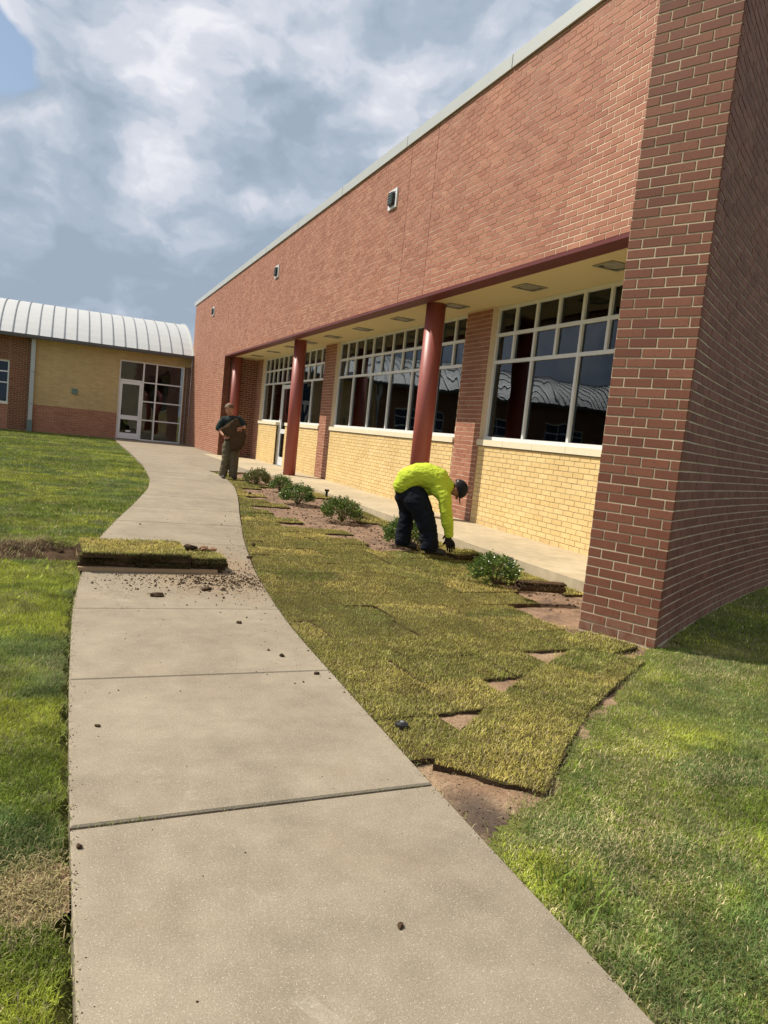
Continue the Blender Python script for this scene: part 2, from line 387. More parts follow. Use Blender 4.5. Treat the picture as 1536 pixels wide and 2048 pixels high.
def backing(name,parent,L,z0,z1,holes,P,th,mat,step=1.5,kind=None):
    """mortar body of a wall: cells cut at the openings"""
    us=sorted({0.,L,*[min(max(h[k],0),L) for h in holes for k in (0,1)],*np.arange(0,L,step)}); zs=sorted({z0,z1,*[min(max(h[k],z0),z1) for h in holes for k in (2,3)]})
    mb=MB()
    for a,b in zip(us,us[1:]):
        if b-a<1e-4: continue
        for c,d in zip(zs,zs[1:]):
            if d-c<1e-4: continue
            um,zm=(a+b)/2,(c+d)/2
            if any(h[0]<um<h[1] and h[2]<zm<h[3] for h in holes): continue
            pa,_,na=P(a); pb,_,nb=P(b); pa,pb,na,nb=map(np.array,(pa,pb,na,nb))
            q=[pa-na*th,pb-nb*th,pb,pa]
            vs=[(*x,c) for x in q]+[(*x,d) for x in q]
            mb.quadverts(vs,[(0,3,2,1),(4,5,6,7),(0,1,5,4),(1,2,6,5),(2,3,7,6),(3,0,4,7)])
    return mb.build(name,mat,parent,kind=kind)
def straight(p0,t,n):
    p0,t,n=map(np.array,(p0,t,n)); return lambda u:(p0+t*u,t,n)

def smooth(a,b,x): t=np.clip((x-a)/(b-a),0,1); return t*t*(3-2*t)
def g(Y): return -.08+.08*smooth(9,16,Y)          # height of the path along the walk
XF,XB,YB=4.65,5.72,32.0

# =================================================================== SCHOOL BUILDING (long wing)
school=thing('school_building','long flat-roofed red and yellow brick school wing with covered walk and three red columns','building')
# parapet wall, outer face X=XF; u runs from far (Y=32) to near
LW=YB-.02-5.3
Pw=straight((XF,YB-.02),(0,-1),(-1,0))
joints=[10.23,11.13,17.62,18.5,24.95]; brk=[YB-.02-y for y in joints]
hole=[(YB-.02-25.0,LW+1,-1,3.222)]
pw=backing('parapet_wall',school,LW,-.1,5.62,hole,Pw,.22,M['mortar'],3.)
bl=layout(LW,-.0275,5.62,hole,lambda u,z:'terra',.04,brk)
# split upper zone so that courses start exactly on the lintel
bl=[b for b in bl if not (b[2]<3.219 and b[3]>3.215 and b[0]>7)]
vent_y=[11.70,18.97,27.77]
wall_bricks(pw,bl,Pw,near=200)
for y in joints:
    mb=MB(); mb.box(XF-.002,XF+.03,y-.0055,y+.0055,3.22 if y<24.99 else 0,5.62); mb.build('movement_joint',M['lintel'],pw)
# steel lintel
mb=MB(); mb.box(XF-.012,XF+.23,5.3,24.99,3.176,3.214); mb.build('steel_lintel',M['lintel'],school)
# metal coping in lengths
y=5.3
while y<YB:
    y2=min(y+2.99,YB+.3); mb=MB()
    mb.box(XF-.035,XF+.30,y+.004,y2-.004,5.74,5.76); mb.box(XF-.035,XF-.012,y+.004,y2-.004,5.60,5.74)
    mb.build('coping_length',M['coping'],school); y+=3.0
mb=MB(); mb.box(XF+.0,XF+.23,5.3,YB,5.62,5.735); mb.build('parapet_top',M['dark'],school)
# end wall of the recess (faces the camera)
Pe=straight((XF+.22,25.0),(1,0),(0,-1)); ew=backing('recess_end_wall',school,XB-XF-.22,-.05,3.2,[],Pe,.2,M['mortar_dark'])
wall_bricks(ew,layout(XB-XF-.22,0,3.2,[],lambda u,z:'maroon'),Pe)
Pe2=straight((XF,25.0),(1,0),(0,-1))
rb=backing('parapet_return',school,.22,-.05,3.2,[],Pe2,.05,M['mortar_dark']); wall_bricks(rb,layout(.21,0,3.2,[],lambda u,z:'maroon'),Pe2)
# lower wall + pilasters, face X=XB ; u from far Y=25
PIL=[(24.15,25.0),(17.0,17.85),(10.0,10.8)]
DOOR=(20.92,21.88)
Pl=straight((XB,25.0),(0,-1),(-1,0)); LL=25-5.6
U=lambda y:25-y
holes=[(U(24.15),U(17.85),1.155,9),(U(17.0),U(10.8),1.155,9),(U(10.0),U(5.0),1.155,9),(U(DOOR[1]),U(DOOR[0]),-1,9)]
lw=backing('window_wall',school,LL,-.05,3.2,holes+[(U(b),U(a),-1,9) for a,b in PIL],Pl,.3,M['mortar_tan'],2.)
for a,b in PIL: backing('pilaster',school,b-a,-.05,3.2,[],straight((XB,b),(0,-1),(-1,0)),.3,M['mortar'],2.)
def lowmat(u,z):
    yy=25-u
    return 'terra' if any(a<yy<b for a,b in PIL) else 'yellow'
lb=layout(LL,0,3.2,holes,lowmat,.02,[U(v) for p in PIL for v in p])
wall_bricks(lw,lb,Pl,near=100)
for p in PIL:
    for v in p:
        if v<24.9: mb=MB(); mb.box(XB-.002,XB+.02,v-.005,v+.005,0,1.15); mb.build('movement_joint',M['lintel'],lw)
# cast stone sill blocks
def sill(y0,y1):
    n=max(1,round(abs(y1-y0)/.76)); st=(y1-y0)/n
    for i in range(n):
        mb=MB(); a,b=y0+i*st,y0+(i+1)*st; a,b=min(a,b),max(a,b)
        mb.box(XB-.030,XB+.16,a+.003,b-.003,1.162,1.248); mb.build('sill_block',M['stone'],school)
sill(5.6,10.02); sill(10.79,17.02); sill(17.84,DOOR[0]-.0); sill(DOOR[1],24.16)
# soffit
mb=MB(); mb.box(XF+.23,XB+.4,5.6,25.0,3.203,3.25); mb.build('soffit',M['soffit'],school)
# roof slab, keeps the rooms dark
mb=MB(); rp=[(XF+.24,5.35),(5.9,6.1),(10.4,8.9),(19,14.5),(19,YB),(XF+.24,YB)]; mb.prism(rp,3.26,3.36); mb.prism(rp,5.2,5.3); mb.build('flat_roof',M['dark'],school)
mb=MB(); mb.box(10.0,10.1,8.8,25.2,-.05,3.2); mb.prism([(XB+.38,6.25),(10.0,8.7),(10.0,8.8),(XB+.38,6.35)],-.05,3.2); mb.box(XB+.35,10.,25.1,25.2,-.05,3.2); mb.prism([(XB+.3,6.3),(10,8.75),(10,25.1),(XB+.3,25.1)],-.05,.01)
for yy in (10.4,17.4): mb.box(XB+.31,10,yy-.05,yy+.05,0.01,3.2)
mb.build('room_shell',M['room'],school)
# columns
for yc in (10.52,17.68,24.83):
    mb=MB(); mb.cyl((5.03,yc,-.01),(5.03,yc,3.202),.147,.147,40)
    cobj=mb.build('column',M['redpaint'],school,smooth=True)
    cobj.data.polygons.foreach_set('use_smooth',[len(p.vertices)==4 for p in cobj.data.polygons])
    mb=MB(); mb.cyl((5.03,yc,3.192),(5.03,yc,3.2025),.160,.160,40); mb.build('collar',M['soffit'],cobj)
# soffit lights
for i,yc in enumerate((6.82,8.45,10.45,12.40,14.33,16.16,17.9,19.48,21.40,23.38)):
    mb=MB(); a=.165; fr=.03
    for (x0,x1,y0,y1) in ((-a,a,-a,-a+fr),(-a,a,a-fr,a),(-a,-a+fr,-a+fr,a-fr),(a-fr,a,-a+fr,a-fr)): mb.box(5.31+x0,5.31+x1,yc+y0,yc+y1,3.188,3.2025)
    fo=mb.build('soffit_light',M['lamp'],school)
    mb=MB(); mb.box(5.31-.13,5.31+.13,yc-.13,yc+.13,3.196,3.2022); mb.cyl((5.31,yc,3.190),(5.31,yc,3.196),.105,.12,24,1)
    mb.build('lens',[M['lampdark'],M['lamp']],fo)
# wall packs
for i,yc in enumerate(vent_y):
    mb=MB(); hw,hz,zc=.165,.15,4.91; x0=XF-.03
    mb.box(x0,x0+.03,yc-hw,yc+hw,zc-hz,zc-hz+.04); mb.box(x0,x0+.03,yc-hw,yc+hw,zc+hz-.04,zc+hz); mb.box(x0,x0+.03,yc-hw,yc-hw+.055,zc-hz+.04,zc+hz-.04); mb.box(x0,x0+.03,yc+hw-.055,yc+hw,zc-hz+.04,zc+hz-.04)
    fo=mb.build('wall_light',M['alu'],school)
    mb=MB(); n=10; hx=[]
    poly=[(.13,-.10),(.13,.10),(.09,.14),(-.09,.14),(-.13,.10),(-.13,-.10),(-.09,-.14),(.09,-.14)]
    vs=[(x0+.004,yc+a*.84,zc+b*.78) for a,b in poly]+[(x0-.045,yc+a*.72,zc+b*.68) for a,b in poly]
    mb.quadverts(vs,[tuple(range(8)),tuple(range(15,7,-1))]+[(i2,(i2+1)%8,8+(i2+1)%8,8+i2) for i2 in range(8)])
    mb.build('lens',M['black'],fo)
    mb=MB()
    for k in range(4): mb.box(x0-.052,x0-.045,yc-.07,yc+.07,zc-.07+k*.04,zc-.061+k*.04)
    mb.build('louvre',M['plate'],fo)
# windows ------------------------------------------------------------
FX0,FX1,GX=5.80,5.875,5.835
def bars(mb,y0,y1,lower,upper,z0=1.25,zm=2.395,zr=2.79,z1=3.2,door=None):
    bw=.024
    def vbar(y,a,b,k=0): mb.box(FX0+k,FX1-k,y-bw,y+bw,a,b)
    def hbar(z,a,b,k=.002,t=.024): mb.box(FX0+k,FX1-k,a,b,z-t,z+t)
    if door: 
        mb.box(FX0+.002,FX1-.002,y0,door[0],z0,z0+.05); mb.box(FX0+.002,FX1-.002,door[1],y1,z0,z0+.05)
        for dy in door: mb.box(FX0-.004,FX1+.004,dy-.03,dy+.03,0.,zm-.03)
    else: mb.box(FX0-.012,FX1,y0,y1,z0,z0+.05)
    mb.box(FX0+.002,FX1-.002,y0,y1,z1-.05,z1)
    for y in (y0+.03,y1-.03): vbar(y,z0+.05,z1-.05)
    for y in lower: vbar(y,z0+.05,zm-.024,.001)
    for z in (zm,zr): hbar(z,y0+.054,y1-.054)
    for y in upper:
        vbar(y,zm+.024,zr-.024,.003); vbar(y,zr+.024,z1-.05,.003)
def panes(parent,ys,z0,z1,mat='glass'):
    for a,b in zip(ys,ys[1:]):
        if a is None or b is None: continue
        mb=MB(); mb.box(GX,GX+.006,a+.02,b-.02,z0+.02,z1-.02); mb.build('pane',M[mat],parent)
def window(y0,y1,nl,door=None,blinds=()):
    st=(y1-y0)/nl; ly=[y0+i*st for i in range(nl+1)]; uy=[y0+i*st/2 for i in range(2*nl+1)]
    if door: ly=[y0,19.03,20.0,door[0],door[1],23.03,y1]
    mb=MB(); bars(mb,y0,y1,[v for v in ly[1:-1] if not door or v not in door],uy[1:-1],door=door)
    fo=mb.build('window_frame',M['alu'],school)
    for i in range(len(ly)-1):
        if door and ly[i]==door[0]: continue
        panes(fo,ly[i:i+2],1.27,2.395)
    panes(fo,uy,2.395,2.79); panes(fo,uy,2.79,3.18)
    for (a,b,zt,zb) in blinds:
        mb=MB(); z=zt
        while z>zb:
            o=np.array([5.96,a,z]); mb.obox(o,(.022,0,.012),(0,b-a,0),(0,0,.0012)); z-=.025
        mb.box(5.955,5.99,a,b,zt,zt+.035)
        mb.build('blind',M['blind'],fo)
    return fo
YA0=5.9
window(YA0,10.0,4,blinds=((9.02,9.95,2.36,1.32),(7.98,8.92,2.36,1.32),(6.95,7.92,2.36,1.32),(5.95,6.9,2.36,1.32),(7.98,9.95,3.14,2.42)))
wB=window(10.8,17.0,6,blinds=((14.9,15.9,2.36,1.32),(12.9,13.8,2.36,1.9)))
wC=window(17.85,24.15,6,door=DOOR,blinds=((23.1,24.1,2.36,1.3),))
# things pinned inside the panes
mb=MB(); mb.box(5.86,5.865,16.62,16.93,2.83,3.13); mb.build('red_card',M['redcloth'],wB)
mb=MB(); mb.box(5.86,5.865,16.02,16.35,2.43,2.72); mb.build('white_card',M['white'],wB)
mb=MB(); mb.box(5.86,5.865,15.52,15.85,2.43,2.76); mb.build('lime_card',M['limecard'],wB)
mb=MB(); mb.box(5.86,5.865,18.93,19.05,2.55,2.76); mb.box(5.86,5.865,19.35,19.5,2.60,2.78); mb.build('white_card',M['white'],wC)
# glazed door
def glazed_door(parent,axis,a0,a1,zt,planef,thick,handle_side,rail=(.93,1.06),name='glazed_door'):
    st=.09
    def bx(mb,p,q,za,zb,d0,d1):
        if axis=='y': mb.box(planef+d0,planef+d1,p,q,za,zb)
        else: mb.box(p,q,planef+d0,planef+d1,za,zb)
    mb=MB()
    bx(mb,a0,a0+st,.02,zt,0,thick); bx(mb,a1-st,a1,.02,zt,0,thick); bx(mb,a0+st,a1-st,zt-.11,zt,0.001,thick-.001)
    bx(mb,a0+st,a1-st,.02,.25,0.001,thick-.001); bx(mb,a0+st,a1-st,rail[0],rail[1],0.001,thick-.001)
    d=mb.build(name,M['alu'],parent)
    for za,zb in ((.25,rail[0]),(rail[1],zt-.11)):
        mb=MB(); bx(mb,a0+st-.01,a1-st+.01,za-.01,zb+.01,thick*.4,thick*.55); mb.build('pane',M['glass'],d)
    mb=MB(); h=a0+.05 if handle_side<0 else a1-.05
    bx(mb,h-.015,h+.015,.90,1.22,-.06,-.03); bx(mb,h-.012,h+.012,.92,.95,-.031,0); bx(mb,h-.012,h+.012,1.17,1.20,-.031,0)
    mb.build('door_handle',M['alu'],d); return d
glazed_door(school,'y',DOOR[0]+.035,DOOR[1]-.035,2.33,5.815,.045,-1)
mb=MB(); mb.box(5.74,6.0,DOOR[0]-.0,DOOR[1]+.0,-.012,.018); mb.build('door_threshold',M['seam'],school)
mb=MB(); mb.box(5.76,6.3,DOOR[0]-.09,DOOR[0]-.035,0.02,1.155); mb.build('door_reveal',M['stone'],school)
# ladder-like shelf standing inside, seen through window B
mb=MB()
for yy in (12.15,12.75): mb.box(6.6,6.63,yy,yy+.03,0,1.95)
for z in (.4,.75,1.1,1.4,1.7,1.92): mb.box(6.6,6.63,12.18,12.75,z,z+.02)
mb.build('shelf_rack',M['alu'],school)

# =================================================================== FREESTANDING CURVED WING WALL
fin=thing('curved_brick_wall','tall dark red brick wing wall curving away, its narrow end facing the walk','wall')
C0=np.array([3.785,3.915]); C1=np.array([3.545,4.435]); FW=float(np.linalg.norm(C1-C0)); tf=(C0-C1)/FW; nf=np.array([-.9078,-.4194]); nf=np.array([tf[1],-tf[0]]); 
if np.dot(nf,-C1)<0: nf=-nf
Pf=straight(C1,tf,nf)
FZ0,FZ1=-.10,6.6
NB=400; FUS=np.linspace(0,9.6,NB); FHEAD=np.radians(55.6+1.45*FUS)
tx,ty=np.sin(FHEAD),np.cos(FHEAD); FXS=C0[0]+np.concatenate([[0],np.cumsum((tx[1:]+tx[:-1])/2*np.diff(FUS))]); FYS=C0[1]+np.concatenate([[0],np.cumsum((ty[1:]+ty[:-1])/2*np.diff(FUS))])
def Pc(u):
    x=np.interp(u,FUS,FXS); y=np.interp(u,FUS,FYS); h=np.interp(u,FUS,FHEAD)
    return (x,y),(math.sin(h),math.cos(h)),(math.cos(h),-math.sin(h))
def Pfin(u): # single strip: end face then curved side
    return Pf(u) if u<=FW-1e-6 else Pc(u-FW)
mb=MB(); th=.53; N=48
ring=[Pc(u)[0] for u in np.linspace(0,9.5,N)]; ringb=[(np.array(Pc(u)[0])-np.array(Pc(u)[2])*FW) for u in np.linspace(9.5,0,N)]
ringb[-1]=C1
poly=[tuple(p) for p in ring]+[tuple(p) for p in ringb]
mb.prism(poly,-.3,FZ1); core=mb.build('wall_core',M['mortar_dark'],fin)
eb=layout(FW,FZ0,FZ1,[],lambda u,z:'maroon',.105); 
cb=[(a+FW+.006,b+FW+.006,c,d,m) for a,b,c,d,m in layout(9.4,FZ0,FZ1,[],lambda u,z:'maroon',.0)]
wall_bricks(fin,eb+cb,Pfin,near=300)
mb=MB(); mb.prism([tuple(np.array(p)) for p in poly],FZ1,FZ1+.08); mb.build('wall_cap',M['coping'],fin)

# =================================================================== FAR BUILDING WITH BARREL ROOF
far=thing('barrel_roof_building','low yellow and red brick building with curved grey metal roof at the far end','building')
X0,X1=-21.0,XF-.004
Pb=straight((X0,YB),(1,0),(0,-1)); LB=X1-X0; UB=lambda x:x-X0
fh=[(UB(1.9),UB(4.38),-1,3.10)]
extra=[(-4.6,-1.98),(-8.6,-6.2),(-12.6,-10.2),(-16.6,-14.2)]
fh+=[(UB(a),UB(b),.97,2.54) for a,b in extra]
fw=backing('front_wall',far,LB,-.2,3.5,fh,Pb,.25,M['mortar_tan'],4.)
def fmat(u,z):
    x=X0+u
    if x>4.38 and z<3.09: return 'maroon'
    if x>-1.22: return 'terra' if z<.97 else 'tan'  # upper wall is yellow brick, shade already in its colour
    if any(a<x<b for a,b in extra) and z<.95: return 'terra'
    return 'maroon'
wall_bricks(fw,layout(LB,-.135,3.45,fh,fmat,.0,[UB(-1.2),UB(4.38)]+[UB(e) for p in extra for e in p]),Pb)
# entrance glazing
mb=MB(); fy0,fy1=YB+.05,YB+.13; bw=.025
for x in (1.925,4.355): mb.box(x-bw,x+bw,fy0,fy1,0,3.1)
for x in (2.815,): mb.box(x-.03,x+.03,fy0,fy1,0,3.05)
mb.box(3.285,3.345,fy0,fy1,0.05,3.05)
mb.box(1.95,4.33,fy0+.002,fy1-.002,3.05,3.1); mb.box(2.845,4.33,fy0+.002,fy1-.002,0.,.05); mb.box(1.95,2.785,fy0+.002,fy1-.002,2.29,2.36)
for z in (.82,1.56,2.31): mb.box(2.845,3.285,fy0+.004,fy1-.004,z-.024,z+.024); mb.box(3.345,4.33,fy0+.004,fy1-.004,z-.024,z+.024)
eg=mb.build('entrance_frame',M['alu'],far)
for (a,b) in ((2.845,3.285),(3.345,4.33)):
    for (c,d) in ((.05,.80),(.84,1.54),(1.58,2.29),(2.33,3.05)):
        mb=MB(); mb.box(a-.01,b+.01,YB+.085,YB+.092,c-.01,d+.01); mb.build('pane',M['glass'],eg)
mb=MB(); mb.box(1.94,2.80,YB+.085,YB+.092,2.35,3.06); mb.build('pane',M['glass'],eg)
glazed_door(far,'x',1.955,2.78,2.285,YB+.06,.045,1,rail=(.78,.95))
for a,b in extra:
    mb=MB(); mb.box(a,a+.05,fy0,fy1,.97,2.54); mb.box(b-.05,b,fy0,fy1,.97,2.54); mb.box(a+.05,b-.05,fy0,fy1,.97,1.02); mb.box(a+.05,b-.05,fy0,fy1,2.49,2.54)
    for z in (1.72,2.13): mb.box(a+.05,b-.05,fy0+.003,fy1-.003,z-.022,z+.022)
    mx=(a+b)/2; 
    for (c,d) in ((1.02,1.698),(1.742,2.108),(2.152,2.49)): mb.box(mx-.02,mx+.02,fy0+.005,fy1-.005,c,d)
    wf=mb.build('window_frame',M['alu'],far)
    for (c,d) in ((1.02,1.70),(1.74,2.11),(2.15,2.49)):
        for p,q in ((a+.05,mx-.02),(mx+.02,b-.05)):
            mb=MB(); mb.box(p-.005,q+.005,YB+.085,YB+.092,c-.005,d+.005); mb.build('pane',M['glass'],wf)
    mb=MB(); mb.box(a-.02,b+.02,YB-.03,YB+.12,.915,.967); mb.build('sill_block',M['stone'],far)
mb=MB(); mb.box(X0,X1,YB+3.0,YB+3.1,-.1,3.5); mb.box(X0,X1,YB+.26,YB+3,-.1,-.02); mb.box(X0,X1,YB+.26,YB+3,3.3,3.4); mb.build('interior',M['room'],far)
mb=MB(); mb.box(.21,.43,YB-.045,YB+.01,1.56,1.76); pl=mb.build('wall_box',M['plate'],far)
# bench-height lettered strip on door bottom is only a pale closer plate
mb=MB(); mb.box(2.27,2.45,YB+.045,YB+.06,.30,.36); mb.build('push_plate',M['white'],far)
# thin conduit near the corner
mb=MB(); mb.cyl((4.50,YB-.03,0),(4.50,YB-.03,3.05),.012,.012,8); mb.build('conduit',M['seam'],far)
# roof
RC,RR,zE=36.2,7.35,3.52
yE=31.55
th0=math.acos((RC-yE)/RR)          # angle at the eave
zc=zE-RR*math.sin(th0)
arc=[(RC-RR*math.cos(t),zc+RR*math.sin(t)) for t in np.linspace(th0,PI/2+ (PI/2-th0),22)]
def arc_strip(w0,w1,off0,off1,xa,xb):
    mb=MB(); n=len(arc)
    norm=[(-math.cos(t),math.sin(t)) for t in np.linspace(th0,PI/2+(PI/2-th0),22)]
    prof=lambda o:[(a[0]+nn[0]*o,a[1]+nn[1]*o) for a,nn in zip(arc,norm)]
    lo,hi=prof(off0),prof(off1)
    vs=[(xa,*p) for p in hi]+[(xb,*p) for p in hi]+[(xa,*p) for p in lo]+[(xb,*p) for p in lo]
    fs=[]
    for i in range(n-1):
        fs+=[(i,i+1,n+i+1,n+i),(2*n+i,3*n+i,3*n+i+1,2*n+i+1),(i,2*n+i,2*n+i+1,i+1),(n+i,n+i+1,3*n+i+1,3*n+i)]
    fs+=[(0,n,3*n,2*n),(n-1,3*n-1,4*n-1,2*n-1)]
    mb.quadverts(vs,fs); return mb
SP=.437
pm=arc_strip(0,0,0,.02,.0,SP-.0).mesh('roof_panel',M['roof']); sm=arc_strip(0,0,.0,.06,-.013,.013).mesh('roof_seam',M['seam'])
k=0; x=X1-.02-SP
while x>X0:
    o=link('roof_panel',pm,far,(x,0,0)); o2=link('roof_seam',sm,far,(x,0,random.uniform(-.004,.004))); x-=SP
mb=MB(); mb.box(X0,X1,yE-.05,yE+.09,3.43,3.54); mb.box(X0,X1,yE-.06,yE-.05,3.47,3.555); mb.build('gutter',M['gutter'],far)
mb=MB(); mb.box(X0,X1,yE+.09,YB,3.45,3.47); mb.build('eave_soffit',M['seam'],far)
mb=MB(); 
poly=[(a,b-.02) for a,b in arc]; n=len(poly)
for xx in (X0+.01,):
    b0=len(mb.v); mb.quadverts([(xx,*p) for p in poly],[tuple(range(n))])
mb.build('gable_end',M['coping'],far)
# flashing against the long wing
fl=arc_strip(0,0,-.01,.075,X1-.05,X1-.001).build('roof_flashing',M['coping'],far)
# downpipe
mb=MB(); mb.box(-1.27,-1.12,YB-.16,YB-.03,.42,3.43); dp=mb.build('downpipe',M['downpipe'],far)
mb=MB(); mb.box(-1.285,-1.105,YB-.175,YB-.02,-.08,.42); mb.build('pipe_boot',M['plate'],dp)
for z in (1.0,2.2): 
    mb=MB(); mb.box(-1.30,-1.09,YB-.168,YB-.01,z,z+.04); mb.build('pipe_strap',M['seam'],dp)

# =================================================================== GROUND, PATH, TERRACE
pathR=np.array([(-1,1.24),(1.0,1.27),(2.3,1.29),(3.6,1.33),(4.4,1.355),(5.12,1.42),(6.2,1.54),(7.8,1.80),(9.0,2.03),(9.9,2.20),(11.2,2.46),(12.3,2.67),(13.5,2.87),(14.8,3.01),(15.8,3.06),(16.6,3.04),(17.0,2.97)])
pathL=np.array([(-1,.10),(1.5,.09),(2.3,.08),(3.6,.085),(4.9,.11),(6.2,.20),(7.0,.28),(7.75,.39),(9.1,.63),(10.6,.93),(12.5,1.29),(14.2,1.48),(17.2,1.63),(21.3,1.71),(30.1,1.80),(32,1.82)])
def cr(A,Y): # smooth interpolation
    from_y=A[:,0]; x=np.interp(Y,from_y,A[:,1]); h=.35
    return (np.interp(Y-h,from_y,A[:,1])+2*x+np.interp(Y+h,from_y,A[:,1]))/4
def RX(Y): return cr(pathR,Y)
def LX(Y): return cr(pathL,Y)
path=thing('path',None,None,kind='structure')
cuts=[-.40,.98,2.28,3.57,4.86,6.15,7.45,8.85,10.2,11.55,12.9,14.25,15.6,16.98]
skew=[0,0,.055,.03,0,0,0,0,0,0,0,0,0,0]
for i in range(len(cuts)-1):
    a,b=cuts[i],cuts[i+1]; n=8; gp=.009 if i in (1,2) else .004
    ys=np.linspace(a+gp,b-gp,n)
    gpa=.009 if i==2 else .0035
    Lp=[];Rp=[]
    for t in np.linspace(0,1,n):
        yl=(a+(.009 if i==2 else .004))*(1-t)+(b-(.009 if i==1 else .004))*t
        yr=yl+skew[i]*(1-t)+skew[i+1]*t
        yl2=yl-skew[i]*(1-t)*.5-skew[i+1]*t*.5; yr2=yl+skew[i]*(1-t)*.5+skew[i+1]*t*.5
        Lp.append((LX(yl2),yl2)); Rp.append((RX(yr2),yr2))
    e=.006; mb=MB(); zt=random.uniform(-.0015,.0015)
    V=[];F=[]
    # top with softened arris: rings
    def row(ins,dz):
        r=[]
        for j,(l,rr) in enumerate(zip(Lp,Rp)):
            yy=l[1]+(ins if j==0 else -ins if j==n-1 else 0); y2=rr[1]+(ins if j==0 else -ins if j==n-1 else 0)
            r.append(((l[0]+ins,yy,g(yy)+dz+zt),(rr[0]-ins,y2,g(y2)+dz+zt)))
        return r
    r0=row(0,-.14); r1=row(0,-e); r2=row(e,0)
    for r in (r0,r1,r2):
        for p,q in r: V.append(p)
        for p,q in r: V.append(q)
    idx=lambda k,s,j:k*2*n+s*n+j
    for k in (0,1):
        for j in range(n-1):
            F.append((idx(k,0,j),idx(k+1,0,j),idx(k+1,0,j+1),idx(k,0,j+1))); F.append((idx(k,1,j),idx(k,1,j+1),idx(k+1,1,j+1),idx(k+1,1,j)))
        F.append((idx(k,0,0),idx(k,1,0),idx(k+1,1,0),idx(k+1,0,0))); F.append((idx(k,0,n-1),idx(k+1,0,n-1),idx(k+1,1,n-1),idx(k,1,n-1)))
    for j in range(n-1): F.append((idx(2,0,j),idx(2,1,j),idx(2,1,j+1),idx(2,0,j+1)))
    mb.quadverts(V,F); mb.build('concrete_slab',M['concrete'],path)
for i in range(1,len(cuts)-1):
    c_=cuts[i]; k_=skew[i]; mb=MB(); z_=float(g(c_)); a_,b_=float(LX(c_)),float(RX(c_))
    mb.quadverts([(a_+.004,c_-k_*.5-.02,z_-.009),(b_-.004,c_+k_*.5-.02,z_-.009),(b_-.004,c_+k_*.5+.02,z_-.009),(a_+.004,c_-k_*.5+.02,z_-.009)],[(0,1,2,3)])
    mb.build('joint_filler',M['joint'],path)
# terrace slabs: along the covered walk and the forecourt beyond
terr=thing('terrace',None,None,kind='structure')
def slab(poly,name='concrete_slab',parent=terr,z1=0.,z0=-.14,mat='terrace'):
    c=np.mean(poly,axis=0); q=[tuple(np.array(p)+(c-np.array(p))/np.linalg.norm(c-np.array(p))*.003) for p in poly]
    mb=MB(); mb.prism(q,z0,z1); mb.build(name,M[mat],parent)
yy=[5.35,6.9,8.7,10.5,12.3,14.1,15.9,17.35]
for a,b in zip(yy,yy[1:]): 
    ex=lambda v:4.50+.05*math.sin(v*.6)
    slab([(ex(a),a),(5.76,a),(5.76,b),(ex(b),b)])
yy=[17.35,19.3,21.2,23.1,25.0]
for a,b in zip(yy,yy[1:]): slab([(4.2,a),(5.76 if b<20.9 or a>21.9 else 5.9,a),(5.76,b),(4.2,b)])
# forecourt between path edge and walk
yy=[17.35,19.2,21.1,23.0,24.99]
slab([(LX(16.99),16.99),(3.0,16.99),(3.9,17.34),(4.2,17.35),(4.2,17.36),(LX(17.36),17.36)],mat='concrete')
for a,b in zip(yy,yy[1:]):
    mid=3.0
    slab([(LX(a),a),(mid,a),(mid,b),(LX(b),b)],mat='concrete'); slab([(mid,a),(4.2,a),(4.2,b),(mid,b)],mat='concrete')
yy=[24.99,27.2,29.6,31.99]
for a,b in zip(yy,yy[1:]):
    slab([(LX(a),a),(3.2,a),(3.2,b),(LX(b),b)],mat='concrete'); slab([(3.2,a),(4.64,a),(4.64,b),(3.2,b)],mat='concrete')

# noise for placement
def vnoise(x,y,s=1.,seed=0):
    x=np.asarray(x)*s+seed*17.3; y=np.asarray(y)*s+seed*9.1
    xi,yi=np.floor(x),np.floor(y); fx,fy=x-xi,y-yi; fx=fx*fx*(3-2*fx); fy=fy*fy*(3-2*fy)
    h=lambda a,b:np.modf(np.abs(np.sin(a*127.1+b*311.7+seed*74.7)*43758.5453))[0]
    return (h(xi,yi)*(1-fx)+h(xi+1,yi)*fx)*(1-fy)+(h(xi,yi+1)*(1-fx)+h(xi+1,yi+1)*fx)*fy
def fbm(x,y,s=1.,seed=0,o=4):
    r=0;a=.5;t=0
    for i in range(o): r=r+a*vnoise(x,y,s*2**i,seed+i*3); t+=a; a*=.5
    return r/t
# ground sheet to the horizon
mb=MB(); mb.quadverts([(-600,-400,-.35),(600,-400,-.35),(600,900,-.35),(-600,900,-.35)],[(0,1,2,3)]); mb.build('ground',M['turf'],kind='structure')
def sheet(name,x0,x1,y0,y1,step,zf,mat,keep=None,parent=None,kind='structure'):
    nx,ny=int((x1-x0)/step)+1,int((y1-y0)/step)+1
    X,Y=np.meshgrid(np.linspace(x0,x1,nx),np.linspace(y0,y1,ny)); Z=zf(X,Y)
    V=np.stack([X.ravel(),Y.ravel(),Z.ravel()],1)
    i=np.arange(nx*ny).reshape(ny,nx); F=np.stack([i[:-1,:-1],i[:-1,1:],i[1:,1:],i[1:,:-1]],-1).reshape(-1,4)
    if keep is not None:
        cx=(X[:-1,:-1]+X[1:,1:])/2; cy=(Y[:-1,:-1]+Y[1:,1:])/2; F=F[keep(cx,cy).ravel()]
    me=bpy.data.meshes.new(name); me.from_pydata(V.tolist(),[],F.tolist()); me.materials.append(mat)
    me.polygons.foreach_set('use_smooth',[True]*len(me.polygons)); me.update()
    return link(name,me,parent,kind=kind)
lz=lambda X,Y:g(Y)-.030+.016*(fbm(X,Y,1.6,3)-.5)
